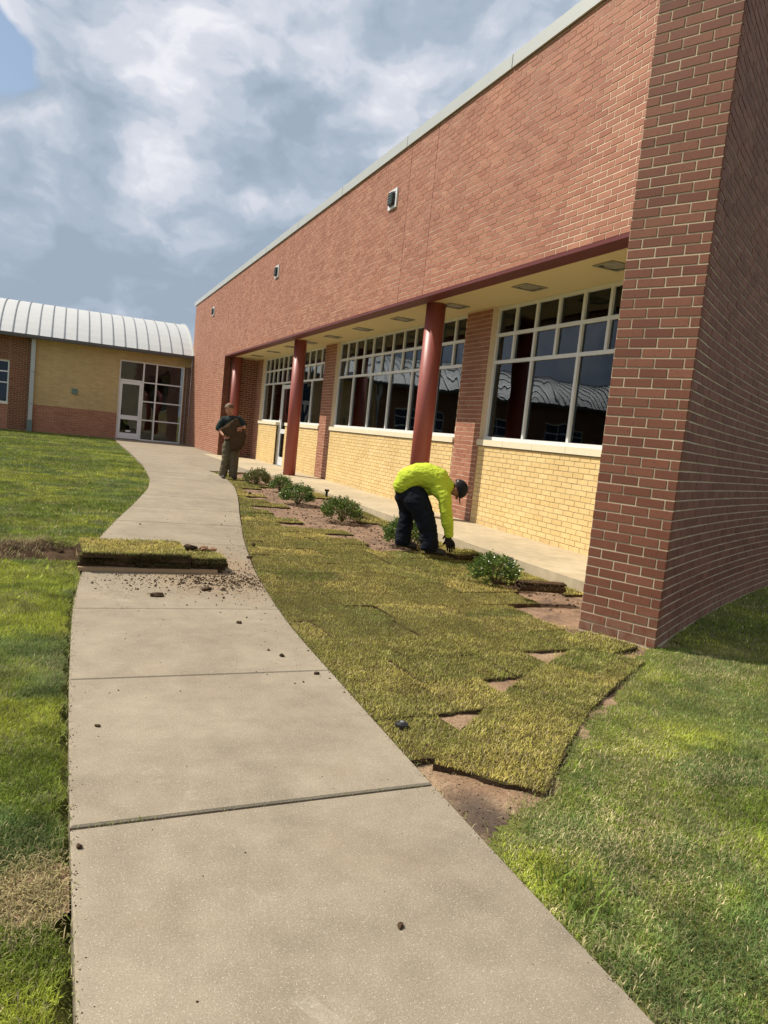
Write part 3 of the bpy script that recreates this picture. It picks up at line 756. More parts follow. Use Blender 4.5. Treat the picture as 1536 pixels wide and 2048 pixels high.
dead=lambda X,Y:np.exp(-(((X+.01)/.11)**2+((Y-2.0)/.15)**2))
sheet('lawn',-14,1.95,-3,31.98,.16,lambda X,Y:lz(X,Y)-.12*(X>LX(Y)+.02),M['turf'],keep=lambda x,y:(x<LX(y)+.05))
soilz=lambda X,Y:g(Y)-.042+.02*(fbm(X,Y,2.5,5)-.5)+.022*(fbm(X,Y,9,6)-.5)
# smooth dark mud in the hollow beside the path
# line where laid sod meets the old lawn
SLN=np.array([(1.25,1.84),(1.36,1.98),(1.55,2.10),(1.75,2.18),(1.95,2.42),(2.25,2.70),(2.62,2.98),(3.2,3.42),(3.45,3.70),(3.80,3.93),(12,3.93)])
def lawnline(x): return np.interp(x,SLN[:,0],SLN[:,1])
sheet('garden_bed',1.15,5.2,1.6,17.4,.06,soilz,M['mulch'],keep=lambda x,y:(x>RX(y)-.05)&(y>lawnline(x)-.3)&(x<4.62))
sheet('bare_ground',1.15,3.2,1.6,4.6,.03,lambda X,Y:soilz(X,Y)+.006,M['soil'],keep=lambda x,y:(x>RX(y)-.04)&(y>lawnline(x)-.12)&(x<3.1))
sheet('side_lawn',1.15,4.2,-1,4.6,.03,lambda X,Y:lz(X,Y),M['turf'],keep=lambda x,y:(x>RX(y)-.05)&(y<lawnline(x)+.02+.03*(vnoise(x,y,14,2)-.5)))
sheet('side_lawn',4.14,14,-3,9,.12,lambda X,Y:lz(X,Y),M['turf'],keep=lambda x,y:y<np.interp(x,FXS,FYS)+.03)
sheet('side_lawn',1.15,4.2,-3,-.94,.12,lambda X,Y:lz(X,Y),M['turf'],keep=lambda x,y:(x>RX(y)-.05))

# grass blades --------------------------------------------------------
def blades(name,P,z,L,wd,lean,colr,parent=None,kind='stuff',simple_=False,mat=None,link_=True,curl=.5):
    n=len(P)
    az=RNG.uniform(0,2*PI,n); d=np.stack([np.cos(az),np.sin(az)],1); s=np.stack([-d[:,1],d[:,0]],1)
    base=np.column_stack([P,z]); w3=np.column_stack([s,np.zeros(n)])*(wd/2)[:,None]
    up=np.array([0,0,1.])
    l1=L*.55; tip1=base+np.column_stack([d*(np.sin(lean*curl)*l1)[:,None],np.cos(lean*curl)*l1])
    tip2=tip1+np.column_stack([d*(np.sin(np.minimum(lean*1.35,1.75))*(L-l1))[:,None],np.cos(np.minimum(lean*1.35,1.75))*(L-l1)])
    if simple_:
        tip=tip1*.3+tip2*.7
        V=np.stack([base-w3,base+w3,tip],1).reshape(-1,3); nv=3
        loops=np.arange(3*n); starts=np.arange(n)*3; tot=np.full(n,3)
    else:
        V=np.stack([base-w3,base+w3,tip1-w3*.75,tip1+w3*.75,tip2],1).reshape(-1,3); nv=5
        b=np.arange(n)[:,None]*5
        loops=np.concatenate([b+np.array([[0,1,3,2]]),b+np.array([[2,3,4]])],1).ravel()
        starts=(np.arange(n)[:,None]*7+np.array([[0,4]])).ravel(); tot=np.tile([4,3],n)
    me=bpy.data.meshes.new(name); me.vertices.add(len(V)); me.vertices.foreach_set('co',V.ravel().astype(np.float32))
    me.loops.add(len(loops)); me.loops.foreach_set('vertex_index',loops.astype(np.int32))
    me.polygons.add(len(starts)); me.polygons.foreach_set('loop_start',starts.astype(np.int32)); me.polygons.foreach_set('loop_total',tot.astype(np.int32))
    me.update(calc_edges=True)
    ca=me.color_attributes.new('col','FLOAT_COLOR','POINT'); c=np.ones((len(V),4),np.float32); c[:,:3]=np.repeat(colr,nv,0)
    ca.data.foreach_set('color',c.ravel())
    me.materials.append(mat or M['grass'])
    if not link_: return me
    return link(name,me,parent,kind=kind)
def scatter(x0,x1,y0,y1,dens):
    n=int((x1-x0)*(y1-y0)*dens); return np.column_stack([RNG.uniform(x0,x1,n),RNG.uniform(y0,y1,n)])
GREEN=np.array([.185,.255,.034]); LIME=np.array([.36,.40,.055]); BLUEG=np.array([.14,.205,.065]); STRAW=np.array([.56,.47,.25]); OLIVE=np.array([.36,.37,.09]); YELL=np.array([.58,.50,.13]); BROWN=np.array([.16,.10,.05])
def mixc(a,b,t): t=np.asarray(t)[:,None]; return a*(1-t)+b*t
def jitter(c,s=.25):
    n=len(c); return np.clip(c*(1+RNG.uniform(-s,s,(n,1))),0,1)
def lawncol(P,straw=.1,dry=None):
    x,y=P[:,0],P[:,1]; n=len(P)
    c=mixc(GREEN,LIME,smooth(.35,.68,fbm(x,y,1.5,11)))
    c=mixc2(c,BLUEG,smooth(.48,.64,fbm(x,y,2.2,21))*.85)
    p=straw*(.35+2.2*smooth(.45,.72,fbm(x,y,3.1,31)))
    if dry is not None: p=p+dry
    st=RNG.random(n)<p
    c[st]=jitter(np.tile(STRAW,(st.sum(),1)),.3)
    th=(RNG.random(n)<.10+.35*smooth(.5,.68,fbm(x,y,4.3,63))); c[th]=mixc(np.tile(np.array([.33,.28,.16]),(th.sum(),1)),np.array([.20,.23,.08]),RNG.random(th.sum()))
    c=c*(.36+1.05*fbm(x,y,9,77))[:,None]*(.62+.52*fbm(x,y,1.3,78))[:,None]*np.where(x<.6,1.12,1.22)[:,None]
    return jitter(c,.42)
def mixc2(c,b,t): t=t[:,None]; return c*(1-t)+b*t
# left lawn, densities falling with distance
def leftlawn(y0,y1,dens,Ls,ws,smp,xl,name='lawn_grass'):
    P=scatter(xl,2.0,y0,y1,dens); e=LX(P[:,1])-.018+.012*np.sin(P[:,1]*23)-.02*RNG.random(len(P)); P=P[P[:,0]<e]
    pile=(P[:,1]>6.45)&(P[:,1]<7.2)&(P[:,0]>-.9)&(P[:,0]<.18)
    P=P[~(pile&(RNG.random(len(P))<.75))]
    dd=dead(P[:,0],P[:,1]); P=P[RNG.random(len(P))>dd*.93]; dd=dead(P[:,0],P[:,1])
    hol=smooth(.62,.74,fbm(P[:,0],P[:,1],4.2,41))*.7; P2=RNG.random(len(P))>hol*.7; P=P[P2]; dd=dd[P2]
    n=len(P); L=RNG.uniform(.6,1.25,n)*Ls*(.75+.5*fbm(P[:,0],P[:,1],3.,8)); L*=1-.4*dd
    blades(name,P,lz(P[:,0],P[:,1])-.004,L,RNG.uniform(.7,1.3,n)*ws,RNG.uniform(.35,1.25,n),lawncol(P,.05,dd*.9),simple_=smp)
leftlawn(.9,4.2,46000,.028,.0029,False,-.7)
leftlawn(4.2,8,19000,.030,.0042,True,-1.4)
leftlawn(8,14,6500,.040,.0075,True,-2.2)
leftlawn(.9,6,11000,.032,.005,True,-3.2)
leftlawn(14,22,2600,.045,.012,True,-3.6)
leftlawn(22,31.9,1300,.05,.018,True,-6)
leftlawn(5,31.9,160,.05,.028,True,-14)
# right lawn in front of the wing wall
def inpoly(x,y,poly):
    poly=np.array(poly); r=np.zeros(len(x),bool); j=len(poly)-1
    for i in range(len(poly)):
        xi,yi=poly[i]; xj,yj=poly[j]
        c=((yi>y)!=(yj>y))&(x<(xj-xi)*(y-yi)/(yj-yi+1e-12)+xi); r^=c; j=i
    return r
FP=np.array([Pc(u)[0] for u in np.linspace(0,9.4,60)])
def rlawn(y0,y1,x1,dens,Ls,ws,smp,x0=1.25,xmin=None):
    P=scatter(x0,x1,y0,y1,dens); x,y=P[:,0],P[:,1]
    ok=(x>RX(y)+.012+.012*RNG.random(len(P)))&(y<lawnline(x)-.02-.02*np.sin(x*31)-.03*RNG.random(len(P)))|((x>3.8)&(y<np.interp(x,FP[:,0],FP[:,1])-.01))
    P=P[ok]; x,y=P[:,0],P[:,1]
    if xmin: P=P[P[:,0]>=xmin]
    x,y=P[:,0],P[:,1]
    # thin, scuffed strip beside the sod and worn patches
    dl=lawnline(x)-y
    dry=.60*np.exp(-((dl-.35)/.30)**2)*smooth(.35,.6,fbm(x,y,3.3,52))+.35*smooth(.55,.7,fbm(x,y,2.1,51))
    bare=smooth(.58,.72,fbm(x,y,3.8,61))*.75*smooth(1.6,.2,dl)+.55*np.exp(-(dl/.10)**2)
    bare=np.where(x>4.6,bare*.2,bare)
    k=RNG.random(len(P))>bare; P=P[k]; dry=dry[k]; x,y=P[:,0],P[:,1]; n=len(P)
    L=RNG.uniform(.5,1.3,n)*Ls*(.65+.7*fbm(x,y,3.,8))
    c=lawncol(P,.10,dry*.45)
    blades('lawn_grass',P,lz(x,y)-.004,L,RNG.uniform(.7,1.3,n)*ws,RNG.uniform(.45,1.4,n),c,simple_=smp)
rlawn(.7,2.6,3.4,50000,.027,.0027,False)
rlawn(2.6,4.0,4.6,30000,.030,.0036,True)
rlawn(1.2,2.6,5.,9000,.036,.005,True,3.4,3.4)
rlawn(2.6,4.0,7.,7000,.036,.006,True,4.6,4.6)
rlawn(4.0,8.8,9.,2600,.042,.009,True,4.0)
rlawn(-2,1.2,5,900,.04,.01,True,1.3)
n=2600; q=RNG.random(n); xx=1.35+q*2.1; P=np.column_stack([xx,lawnline(xx)+RNG.normal(.0,.05,n)]); P=P[(P[:,0]>RX(P[:,1])+.02)&(fbm(P[:,0],P[:,1],8,15)>.47)]; n=len(P)
blades('edge_grass',P,lz(P[:,0],P[:,1])-.004,RNG.uniform(.015,.04,n),np.full(n,.003),RNG.uniform(.6,1.5,n),jitter(mixc(GREEN*.8,STRAW*.7,RNG.random(n)),.35))
# longer weeds by the path edge
P=np.column_stack([RNG.normal(1.42,.05,90),RNG.normal(1.62,.07,90)]); P=P[P[:,0]>1.30]
blades('weed_tuft',P,lz(P[:,0],P[:,1]),RNG.uniform(.05,.10,len(P)),np.full(len(P),.006),RNG.uniform(.3,1.1,len(P)),jitter(np.tile(np.array([.17,.24,.045]),(len(P),1)),.3))

# =================================================================== LAID SOD
sod=thing('sod_lawn',None,None,kind='structure')
BED=[(3.10,17.3),(3.38,15.6),(3.42,14.1),(3.18,12.9),(3.02,11.6),(2.66,10.15),(3.02,10.05),(2.84,9.25),(3.17,9.18),(2.92,7.75),(3.27,7.62),(3.95,7.55),(4.25,8.0),(4.18,9.3),(4.20,10.2),(4.62,11.8),(4.62,12.6),(4.37,13.2),(4.6,14.8),(4.6,17.4)]
HOLE6=[(3.62,6.12),(3.48,5.75),(3.50,5.45),(3.66,5.05),(3.80,4.80),(4.15,5.05),(4.32,5.45),(4.25,5.85),(4.05,6.1)]
def sodcol(P,tone,hue):
    x,y=P[:,0],P[:,1]; n=len(P)
    c=mixc(OLIVE,YELL,smooth(.25,.80,fbm(x,y,2.9,71)*.6+tone*.4))
    c=mixc2(c,np.array([.20,.27,.05]),smooth(.42,.7,fbm(x,y,1.9,81))*hue)
    st=RNG.random(n)<.13+.12*tone; c[st]=jitter(np.tile(STRAW*.95,(st.sum(),1)),.3)
    br=RNG.random(n)<.06; c[br]=BROWN
    c=c*np.array([.98,.93,.9])*(.84+.38*tone)*(.80+.34*fbm(x,y,1.7,95))[:,None]*(.50+.95*fbm(x,y,14,96))[:,None]
    return jitter(c,.42)
def sod_piece(cx,cy,ang,L=.60,Wd=.41,zb=None,dens=9000,Ls=.030,ws=.0042,parent=sod,name='sod_piece',clip=True,thick=.021,lift=0.,simple_=False,top=True,curl=0.,tone=None,hue=None):
    ca,sa=math.cos(ang),math.sin(ang); tone=random.random() if tone is None else tone; hue=random.uniform(.1,1.15) if hue is None else hue
    nx,ny=14,10; us=np.linspace(-L/2,L/2,nx); vs=np.linspace(-Wd/2,Wd/2,ny); Ug,Vg=np.meshgrid(us,vs)
    sd=random.random()*50
    edge=lambda t,s:.016*(vnoise(t*14,np.zeros_like(t)+s,1,int(sd))-.5)*2
    Ue=Ug+edge(Vg+sd,1.)*np.sign(Ug)*(np.abs(Ug)>L/2-.02); Ve=Vg+edge(Ug+sd,2.)*np.sign(Vg)*(np.abs(Vg)>Wd/2-.02)
    X=cx+Ue*ca-Ve*sa; Y=cy+Ue*sa+Ve*ca
    def zfun(x,y):
        b=(g(y)-.039 if zb is None else zb)
        u=(x-cx)*ca+(y-cy)*sa
        return b+thick+lift*(.5+u/L)+.012*(fbm(x,y,3.,int(sd))-.5)+curl*np.maximum(0,np.abs(u)-L*.3)**2
    if clip:
        X=np.maximum(X,RX(Y)+.008); X=np.minimum(X,4.49+.05*np.sin(Y*.6)-.01)
    if X.max()-X.min()<.08 : return
    Z=zfun(X,Y); eps=.006
    top_=np.stack([X,Y,Z],-1).reshape(-1,3)
    border=list(range(nx))+[r*nx+nx-1 for r in range(1,ny)]+[(ny-1)*nx+c for c in range(nx-2,-1,-1)]+[r*nx for r in range(ny-2,0,-1)]
    bz=np.array([[top_[i][0],top_[i][1],top_[i][2]-thick-.01] for i in border])
    V=np.vstack([top_,bz]); nt=len(top_); F=[];Mi=[]
    for r in range(ny-1):
        for c in range(nx-1):
            i=r*nx+c; F.append((i,i+1,i+nx+1,i+nx)); Mi.append(1)
    nb=len(border)
    for k in range(nb): F.append((border[k],nt+k,nt+(k+1)%nb,border[(k+1)%nb])); Mi.append(0)
    F.append(tuple(nt+k for k in range(nb))[::-1]); Mi.append(0)
    me=bpy.data.meshes.new(name); me.from_pydata(V.tolist(),[],F); me.materials.append(M['darksoil']); me.materials.append(M['sodtop']); me.polygons.foreach_set('material_index',Mi); me.update()
    o=link(name,me,parent)
    n=int(L*Wd*dens)
    if n and top:
        u=RNG.uniform(-L/2,L/2,n); v=RNG.uniform(-Wd/2,Wd/2,n); x=cx+u*ca-v*sa; y=cy+u*sa+v*ca
        k=np.ones(n,bool)
        if clip: k=(x>RX(y)+.012)&(x<4.49+.05*np.sin(y*.6)-.015)
        x,y=x[k],y[k]; n=len(x)
        if n>10:
            gm=blades('grass',np.column_stack([x,y]),zfun(x,y)-.002,RNG.uniform(.5,1.2,n)*Ls,RNG.uniform(.7,1.3,n)*ws,RNG.uniform(.5,1.45,n),sodcol(np.column_stack([x,y]),tone,hue),link_=False,simple_=simple_)
            link('grass',gm,o,kind='stuff')
            if dens>=11000 and zb is None:
                m_=int(L*420); u=RNG.uniform(-L/2,L/2,m_); v=np.where(RNG.random(m_)<.75,-Wd/2,Wd/2)+RNG.uniform(-.008,.012,m_); x=cx+u*ca-v*sa; y=cy+u*sa+v*ca
                k=(x>RX(y)+.02); x,y=x[k],y[k]; m_=len(x)
                if m_>5: link('edge_roots',blades('edge_roots',np.column_stack([x,y]),zfun(x,y)-RNG.uniform(.002,.018,m_),RNG.uniform(.010,.028,m_),np.full(m_,.0028),RNG.uniform(.9,2.1,m_),jitter(mixc(np.array([.12,.085,.045]),OLIVE,RNG.random(m_)*.7),.4),link_=False),o,kind='stuff')
    return o
def sodtop():
    m,t=newmat('sod_thatch'); p=objco(t); f=t.noise(p,60,5,.7)
    col=t.mix(t.ramp(f,[(.40,(0,0,0)),(.62,(1,1,1))]),(.045,.038,.014),(.13,.10,.035))
    finish(t,col,.95,.05,0,f,.9,.02); return m
M['sodtop']=sodtop()
# rows across the bed; near rows end where their lower corner meets the diagonal strip
row=0; y=2.74
STRIPY=np.array([2.36,2.50,2.99,3.36,3.69,3.99,4.20]); STRIPX=np.array([1.36,1.47,1.96,2.37,2.84,3.29,3.52])
def inbed(x,y): return bool(inpoly(np.array([x]),np.array([y]),BED)[0] or inpoly(np.array([x]),np.array([y]),HOLE6)[0])
while y<17.0:
    ang=rad(6)*float(np.clip(1-(y-3)/6,.0,1))+rad(random.uniform(-.8,.8)); tn=math.tan(ang)
    p0=float(RX(y)); yb=y-.20
    end=4.75
    if yb<4.05:
        end=p0
        for _ in range(12): end=float(np.interp(yb+.12+tn*(end-p0),STRIPY,STRIPX))
    x=p0-random.choice((.12,.42))+random.uniform(-.05,.05)
    while x<end-.03:
        Lp=.60
        if x+Lp>end-.16 or x+Lp>end: Lp=end-x
        if Lp>.85: Lp=.6
        cx=x+Lp/2; cy=y+tn*(cx-p0)
        inside=cx+Lp/2>float(RX(cy))+.06 and cx-Lp/2<4.50
        nb=sum(inbed(*p) for p in [(cx,cy),(cx+.22,cy),(cx-.22,cy)])
        wingx=not(cy<5.0 and cx>3.40) and not (cy<5.6 and cx>4.2)
        if inside and nb<2 and wingx:
            near=cy<5.5
            dens=19000 if near else 9500 if cy<9 else 3400
            sod_piece(cx,cy,ang,Lp-.006,.41-.006,dens=dens,Ls=.025 if near else .030,ws=.0027 if near else .0046 if cy<9 else .010,simple_=cy>4.3,lift=random.uniform(-.008,.006))
        x+=Lp
    y+=.412; row+=1
# strip along the old lawn, laid diagonally
for k,(cx,cy,a) in enumerate([(1.745,2.545,45),(2.17,2.945,42),(2.62,3.305,37),(3.09,3.645,35.5)]):
    sod_piece(cx,cy,rad(a),.575,.43,dens=24000,Ls=.026,ws=.0026,tone=(.55,.35,.6,.3)[k],hue=(.5,.8,.4,.8)[k],lift=(.004,-.004,.003,-.003)[k],clip=False)
sod_piece(3.42,4.06,rad(24),.42,.40,dens=11000,Ls=.030,ws=.004,tone=.6,hue=.4,clip=False)
n=9000; P=np.column_stack([RNG.uniform(2.9,3.85,n),RNG.uniform(3.6,5.0,n)]); d_=np.abs((P[:,0]-C1[0])*nf[0]+(P[:,1]-C1[1])*nf[1]); P=P[((P[:,0]-C1[0])*nf[0]+(P[:,1]-C1[1])*nf[1]>.01)&(RNG.random(n)<.25+.75*fbm(P[:,0],P[:,1],6,5))]; n=len(P)
blades('edge_grass',P,soilz(P[:,0],P[:,1])+.005,RNG.uniform(.015,.035,n),np.full(n,.0042),RNG.uniform(.5,1.4,n),sodcol(P,.6,.3),simple_=True)
# edging strip near wing wall corner and bright new-leaf pieces at the far edge of the bed
for (cx,cy,a) in [(3.98,6.42,60),(4.30,6.35,90),(4.36,5.75,90)]:
    sod_piece(cx,cy,rad(a),.5,.30,dens=7000)
for cy in np.arange(7.2,12.2,.6): sod_piece(4.36,cy,rad(90),.59,.24,dens=4500,ws=.006,simple_=cy>9,hue=.4)
sod_piece(4.44,13.3,rad(90),.5,.16,dens=3500,ws=.009,simple_=True,hue=.4)

# =================================================================== SOD STACK ON THE PATH
mb=MB(); mb.box(.155,1.19,5.985,6.78,-.079,-.050)
board=mb.build('wooden_board',M['wood']); tag(board,'flat weathered wooden board lying across the path under the stacked sod','board')
cols=[(.365,.40,4),(.775,.40,4),(1.13,.27,3)]
nm=['left','middle','right']; lay=['bottom','second','third','top']
for ci,(cx,wd,nl) in enumerate(cols):
    for k in range(nl):
        cy=6.35+random.uniform(-.022,.022)
        topm=(k==nl-1)
        if ci==2 and topm: cy-=.13
        o=sod_piece(cx+random.uniform(-.008,.008),cy,rad(90+random.uniform(-1.5,1.5)),.66 if not(ci==2 and topm) else .30,wd,zb=-.049+k*.0275,thick=.0235,dens=12000 if topm else 0,Ls=.030,ws=.0046,parent=None,name='sod_slab',clip=False,tone=.55,hue=.75)
        if k==nl-1: lab='%s sod slab of the %s column stacked on the board, green grass up'%('topmost',nm[ci])
        else: lab='%s sod slab from below in the %s column of the path stack, edge showing'%(('lowest','second','third')[k],nm[ci])
        tag(o,lab,'sod slab','sod slabs stacked on the path')
        # frayed roots and grass hanging out of the cut edge
        n=620 if ci<2 else 420
        P=np.column_stack([RNG.uniform(cx-wd/2,cx+wd/2,n),np.full(n,cy-(.33 if not(ci==2 and topm) else .15))+RNG.uniform(-.016,.006,n)])
        zt=-.049+(k+1)*.0275-RNG.uniform(-.004,.02,n)
        c=jitter(mixc(np.array([.26,.28,.07]) if topm else np.array([.16,.15,.045]),np.array([.07,.05,.025]),RNG.random(n)**.7),.4)
        fr=blades('grass_fringe',P,zt,RNG.uniform(.012,.03,n),np.full(n,.003),RNG.uniform(1.1,1.9,n),c,parent=o)
# offcut scraps lying on the right column
def clod(name,x,y,z,sx,sy,sz,mat,seed,parent=None,n=2,label=None,cat=None,group=None,rz=0):
    import bmesh
    bm=bmesh.new(); bmesh.ops.create_icosphere(bm,subdivisions=n,radius=1.)
    me=bpy.data.meshes.new(name)
    from mathutils import noise
    for v in bm.verts:
        k=1+.55*noise.noise(v.co*1.5+Vector((seed*3.1,seed,0)))+.25*noise.noise(v.co*4+Vector((seed,0,7)))
        v.co=Vector((v.co.x*k*sx,v.co.y*k*sy,v.co.z*k*sz))
    bm.to_mesh(me); bm.free(); me.materials.append(mat)
    o=link(name,me,parent,(x,y,z)); o.rotation_euler=(0,0,rz)
    if label: tag(o,label,cat,group)
    return o
M['root']=simple('reddish_sod_scrap',(.27,.15,.09),.9,.1,0,.4,25,.6,.006)
for i,(x,y,s,lb) in enumerate([(1.06,6.60,.055,'dark crumbled sod lump left of the others on the right end of the stack'),(1.17,6.58,.05,'tan broken soil chunk in the middle on the right end of the stack'),(1.24,6.52,.04,'small brown soil chunk at the right edge of the sod stack')]):
    clod('soil_chunk',x,y,.025,s,s*.7,.022,M['root'] if i else M['darksoil'],i+3,label=lb,cat='soil chunk',group='soil chunks on the stack',rz=i)
# clods on the path
cl=[(.64,5.20,.052,.022,.016,'flat dark sod flake lying on the path in front of the stack'),(1.01,5.42,.055,.02,.012,'grassy crumbled lump on the path below the right end of the stack'),(1.13,5.42,.035,.014,.012,'dark lump just right of the grassy crumble on the path'),
    (1.14,3.83,.016,.012,.010,'small dark clod on the path just beyond the second joint, by the sod edge'),(1.05,4.50,.017,.012,.010,'dark clod near the middle right of the third slab'),(1.24,3.53,.016,.012,.008,'dark clod touching the joint at the right edge of the path'),(.85,1.60,.012,.008,.006,'lone black crumb on the nearest slab of the path'),
    (.105,2.14,.011,.008,.007,'small brown crumb at the left edge of the nearest slab'),(.185,3.0,.012,.009,.006,'small dark crumb near the left edge of the second slab'),
    (1.62,6.75,.03,.02,.015,'dark soil lump on the near sod beside the path, right of the stack'),(2.93,12.55,.035,.022,.02,'dark soil lump on the far sod near the path curve'),(1.82,7.45,.03,.02,.015,'dark soil lump on the sod just beyond the stack'),
    (1.47,1.98,.018,.014,.012,'grey pebble in the bare soil hollow beside the path')]
for i,(x,y,a,b,c,lb) in enumerate(cl):
    onsod=x>float(RX(y))+.02
    z=g(y)+c*.55+(.005 if onsod and y>3 else 0)-(.045 if y<2.05 and onsod else 0)
    o=clod('soil_clod',x,y,z,a,b,c,M['darksoil'],i*1.7+1,label=lb,cat='soil clod',group='loose clods of soil',rz=i*.7)
# crumbs: stuff
mb=MB()
def crumb(x,y,z,s):
    a=random.random()*PI; e=[np.array([math.cos(a+t),math.sin(a+t),0])*s*random.uniform(.6,1.2) for t in (0,2.1,4.2)]
    c=np.array([x,y,z]); vs=[c+q for q in e]+[c+np.array([0,0,s*random.uniform(.5,1.)])]
    mb.quadverts(vs,[(0,1,3),(1,2,3),(2,0,3),(2,1,0)])
for _ in range(1500):
    y=random.gauss(6.0,.62) if random.random()<.75 else random.uniform(3.2,10.5)
    if random.random()<.45: y=random.gauss(5.75,.22)
    x=random.uniform(float(LX(y))+.05,float(RX(y))-.01)
    if random.random()<.5: x=float(RX(y))-abs(random.gauss(0,.22))
    if x<float(LX(y))+.03 or (5.96<y<6.75 and x<1.26): continue
    crumb(x,y,g(y)+.0005,abs(random.gauss(0,.0045))+.0015)
for _ in range(70): 
    y=random.uniform(1.3,5); crumb(random.uniform(float(LX(y))+.04,float(RX(y))-.02),y,g(y)+.0005,random.uniform(.001,.0045))
for _ in range(500):
    x=random.uniform(1.3,2.2); y=random.uniform(1.9,2.9)
    if x>float(RX(y))+.02: crumb(x,y,float(soilz(x,y))+.006,random.uniform(.002,.008))
for _ in range(2600):
    x=random.uniform(2.7,4.5); y=random.uniform(5,16)
    if inbed(x,y): crumb(x,y,float(soilz(x,y)),random.uniform(.004,.022))
for _ in range(1500):
    y=random.uniform(1.2,12)**1.; sd=random.random()<.5
    x=(float(LX(y))+abs(random.gauss(0,.012)) if sd else float(RX(y))-abs(random.gauss(0,.012)))
    crumb(x,y,g(y)+.0003,random.uniform(.001,.004))
for _ in range(1300):
    x,y=random.gauss(1.15,.30),random.gauss(5.72,.16)
    if x<float(RX(y))-.01 and x>float(LX(y))+.04 and y<5.95: crumb(x,y,g(y)+.0003,abs(random.gauss(0,.006))+.001)
mb.build('soil_crumbs',M['darksoil'],kind='stuff')
n=1100; yy_=RNG.uniform(1.2,9,n); sd=RNG.random(n)<.5; xx_=np.where(sd,LX(yy_)-.004,RX(yy_)+.006)+RNG.normal(0,.004,n); k=~((yy_>5.9)&(yy_<6.8)&sd); P=np.column_stack([xx_,yy_])[k]; n=len(P)
blades('edge_grass',P,g(P[:,1])-.012,RNG.uniform(.012,.04,n),np.full(n,.003),RNG.uniform(.7,1.7,n),jitter(mixc(GREEN*.8,STRAW*.8,RNG.random(n)),.35))
# spilled dust film under and around the stack
P=[];
n=900; P=np.column_stack([RNG.uniform(.25,1.5,n),RNG.normal(5.55,.28,n)]); P=P[(P[:,1]<5.96)&(P[:,0]<RX(P[:,1])-.02)&(P[:,0]>LX(P[:,1])+.03)]
n=len(P); blades('grass_clippings',P,g(P[:,1])+.001+RNG.random(n)*.003,RNG.uniform(.01,.04,n),np.full(n,.0025),np.full(n,1.55),jitter(mixc(STRAW*.6,np.array([.12,.12,.03]),RNG.random(n)),.3),curl=1.)
# straw bits in the bare hollow and in the first joint
n=520; P=np.column_stack([RNG.uniform(1.32,2.1,n),RNG.uniform(1.75,2.7,n)]); P=P[(P[:,0]>RX(P[:,1])+.01)&(P[:,1]>lawnline(P[:,0])-.12)]; n=len(P)
blades('straw_bits',P,soilz(P[:,0],P[:,1])+.010,RNG.uniform(.015,.05,n),np.full(n,.0022),RNG.uniform(1.3,1.6,n),jitter(mixc(STRAW*.8,BROWN,RNG.random(n)),.3),curl=1.)
n=120; t=RNG.random(n)**.6; xx=.09+1.18*np.where(RNG.random(n)<.45,t*.2,t); P=np.column_stack([xx,2.28-.028+(xx-.09)/1.2*.055+RNG.normal(0,.006,n)])
blades('joint_weeds',P,np.full(n,-.083),RNG.uniform(.006,.018,n),np.full(n,.002),RNG.uniform(.4,1.5,n),jitter(mixc(STRAW*.7,GREEN,RNG.random(n)),.3))
n=2600; P=np.column_stack([RNG.uniform(2.7,4.5,n),RNG.uniform(4.8,16,n)]); P=P[inpoly(P[:,0],P[:,1],BED)|inpoly(P[:,0],P[:,1],HOLE6)]; n=len(P)
blades('straw_bits',P,soilz(P[:,0],P[:,1])+.004,RNG.uniform(.02,.07,n),RNG.uniform(.003,.008,n),RNG.uniform(1.1,1.6,n),jitter(mixc(np.array([.42,.28,.17]),BROWN*.7,RNG.random(n)),.4),curl=1.)
# dark earth in the joint and along slab edges
# pile of dug-up turf at the left of the path
pile=thing('turf_pile','heap of dug-up brown turf and roots on the left lawn beside the stack','turf heap',(-.2,6.85,-.09))
bx=sheet('heap',-.85,.42,-.38,.36,.03,lambda X,Y:np.maximum(0,.13*np.exp(-((X+.1)/.52)**4-(Y/.24)**2)*(.15+1.5*fbm(X,Y,8,91)**1.3))-.032,M['darksoil'],parent=pile,kind=None)
n=4200; P=np.column_stack([RNG.uniform(-.75,.38,n),RNG.normal(0,.19,n)]); P=P[fbm(P[:,0],P[:,1],7,33)>.44]; n=len(P)
hz=np.maximum(0,.13*np.exp(-((P[:,0]+.1)/.52)**4-(P[:,1]/.24)**2)*(.15+1.5*fbm(P[:,0],P[:,1],8,91)**1.3))
blades('dead_grass',P,hz-.012,RNG.uniform(.02,.06,n),np.full(n,.004),RNG.uniform(.6,1.7,n),jitter(mixc(mixc(STRAW*.75,GREEN,smooth(.5,.7,fbm(P[:,0],P[:,1],5,12))),np.array([.14,.10,.05]),RNG.random(n)),.4),parent=pile)
for q in range(16): clod('soil_lump',random.uniform(-.5,.3),random.uniform(-.2,.15),random.uniform(.01,.05),random.uniform(.02,.06),random.uniform(.015,.04),random.uniform(.012,.03),M['darksoil'],q*2.3,parent=pile,rz=q)
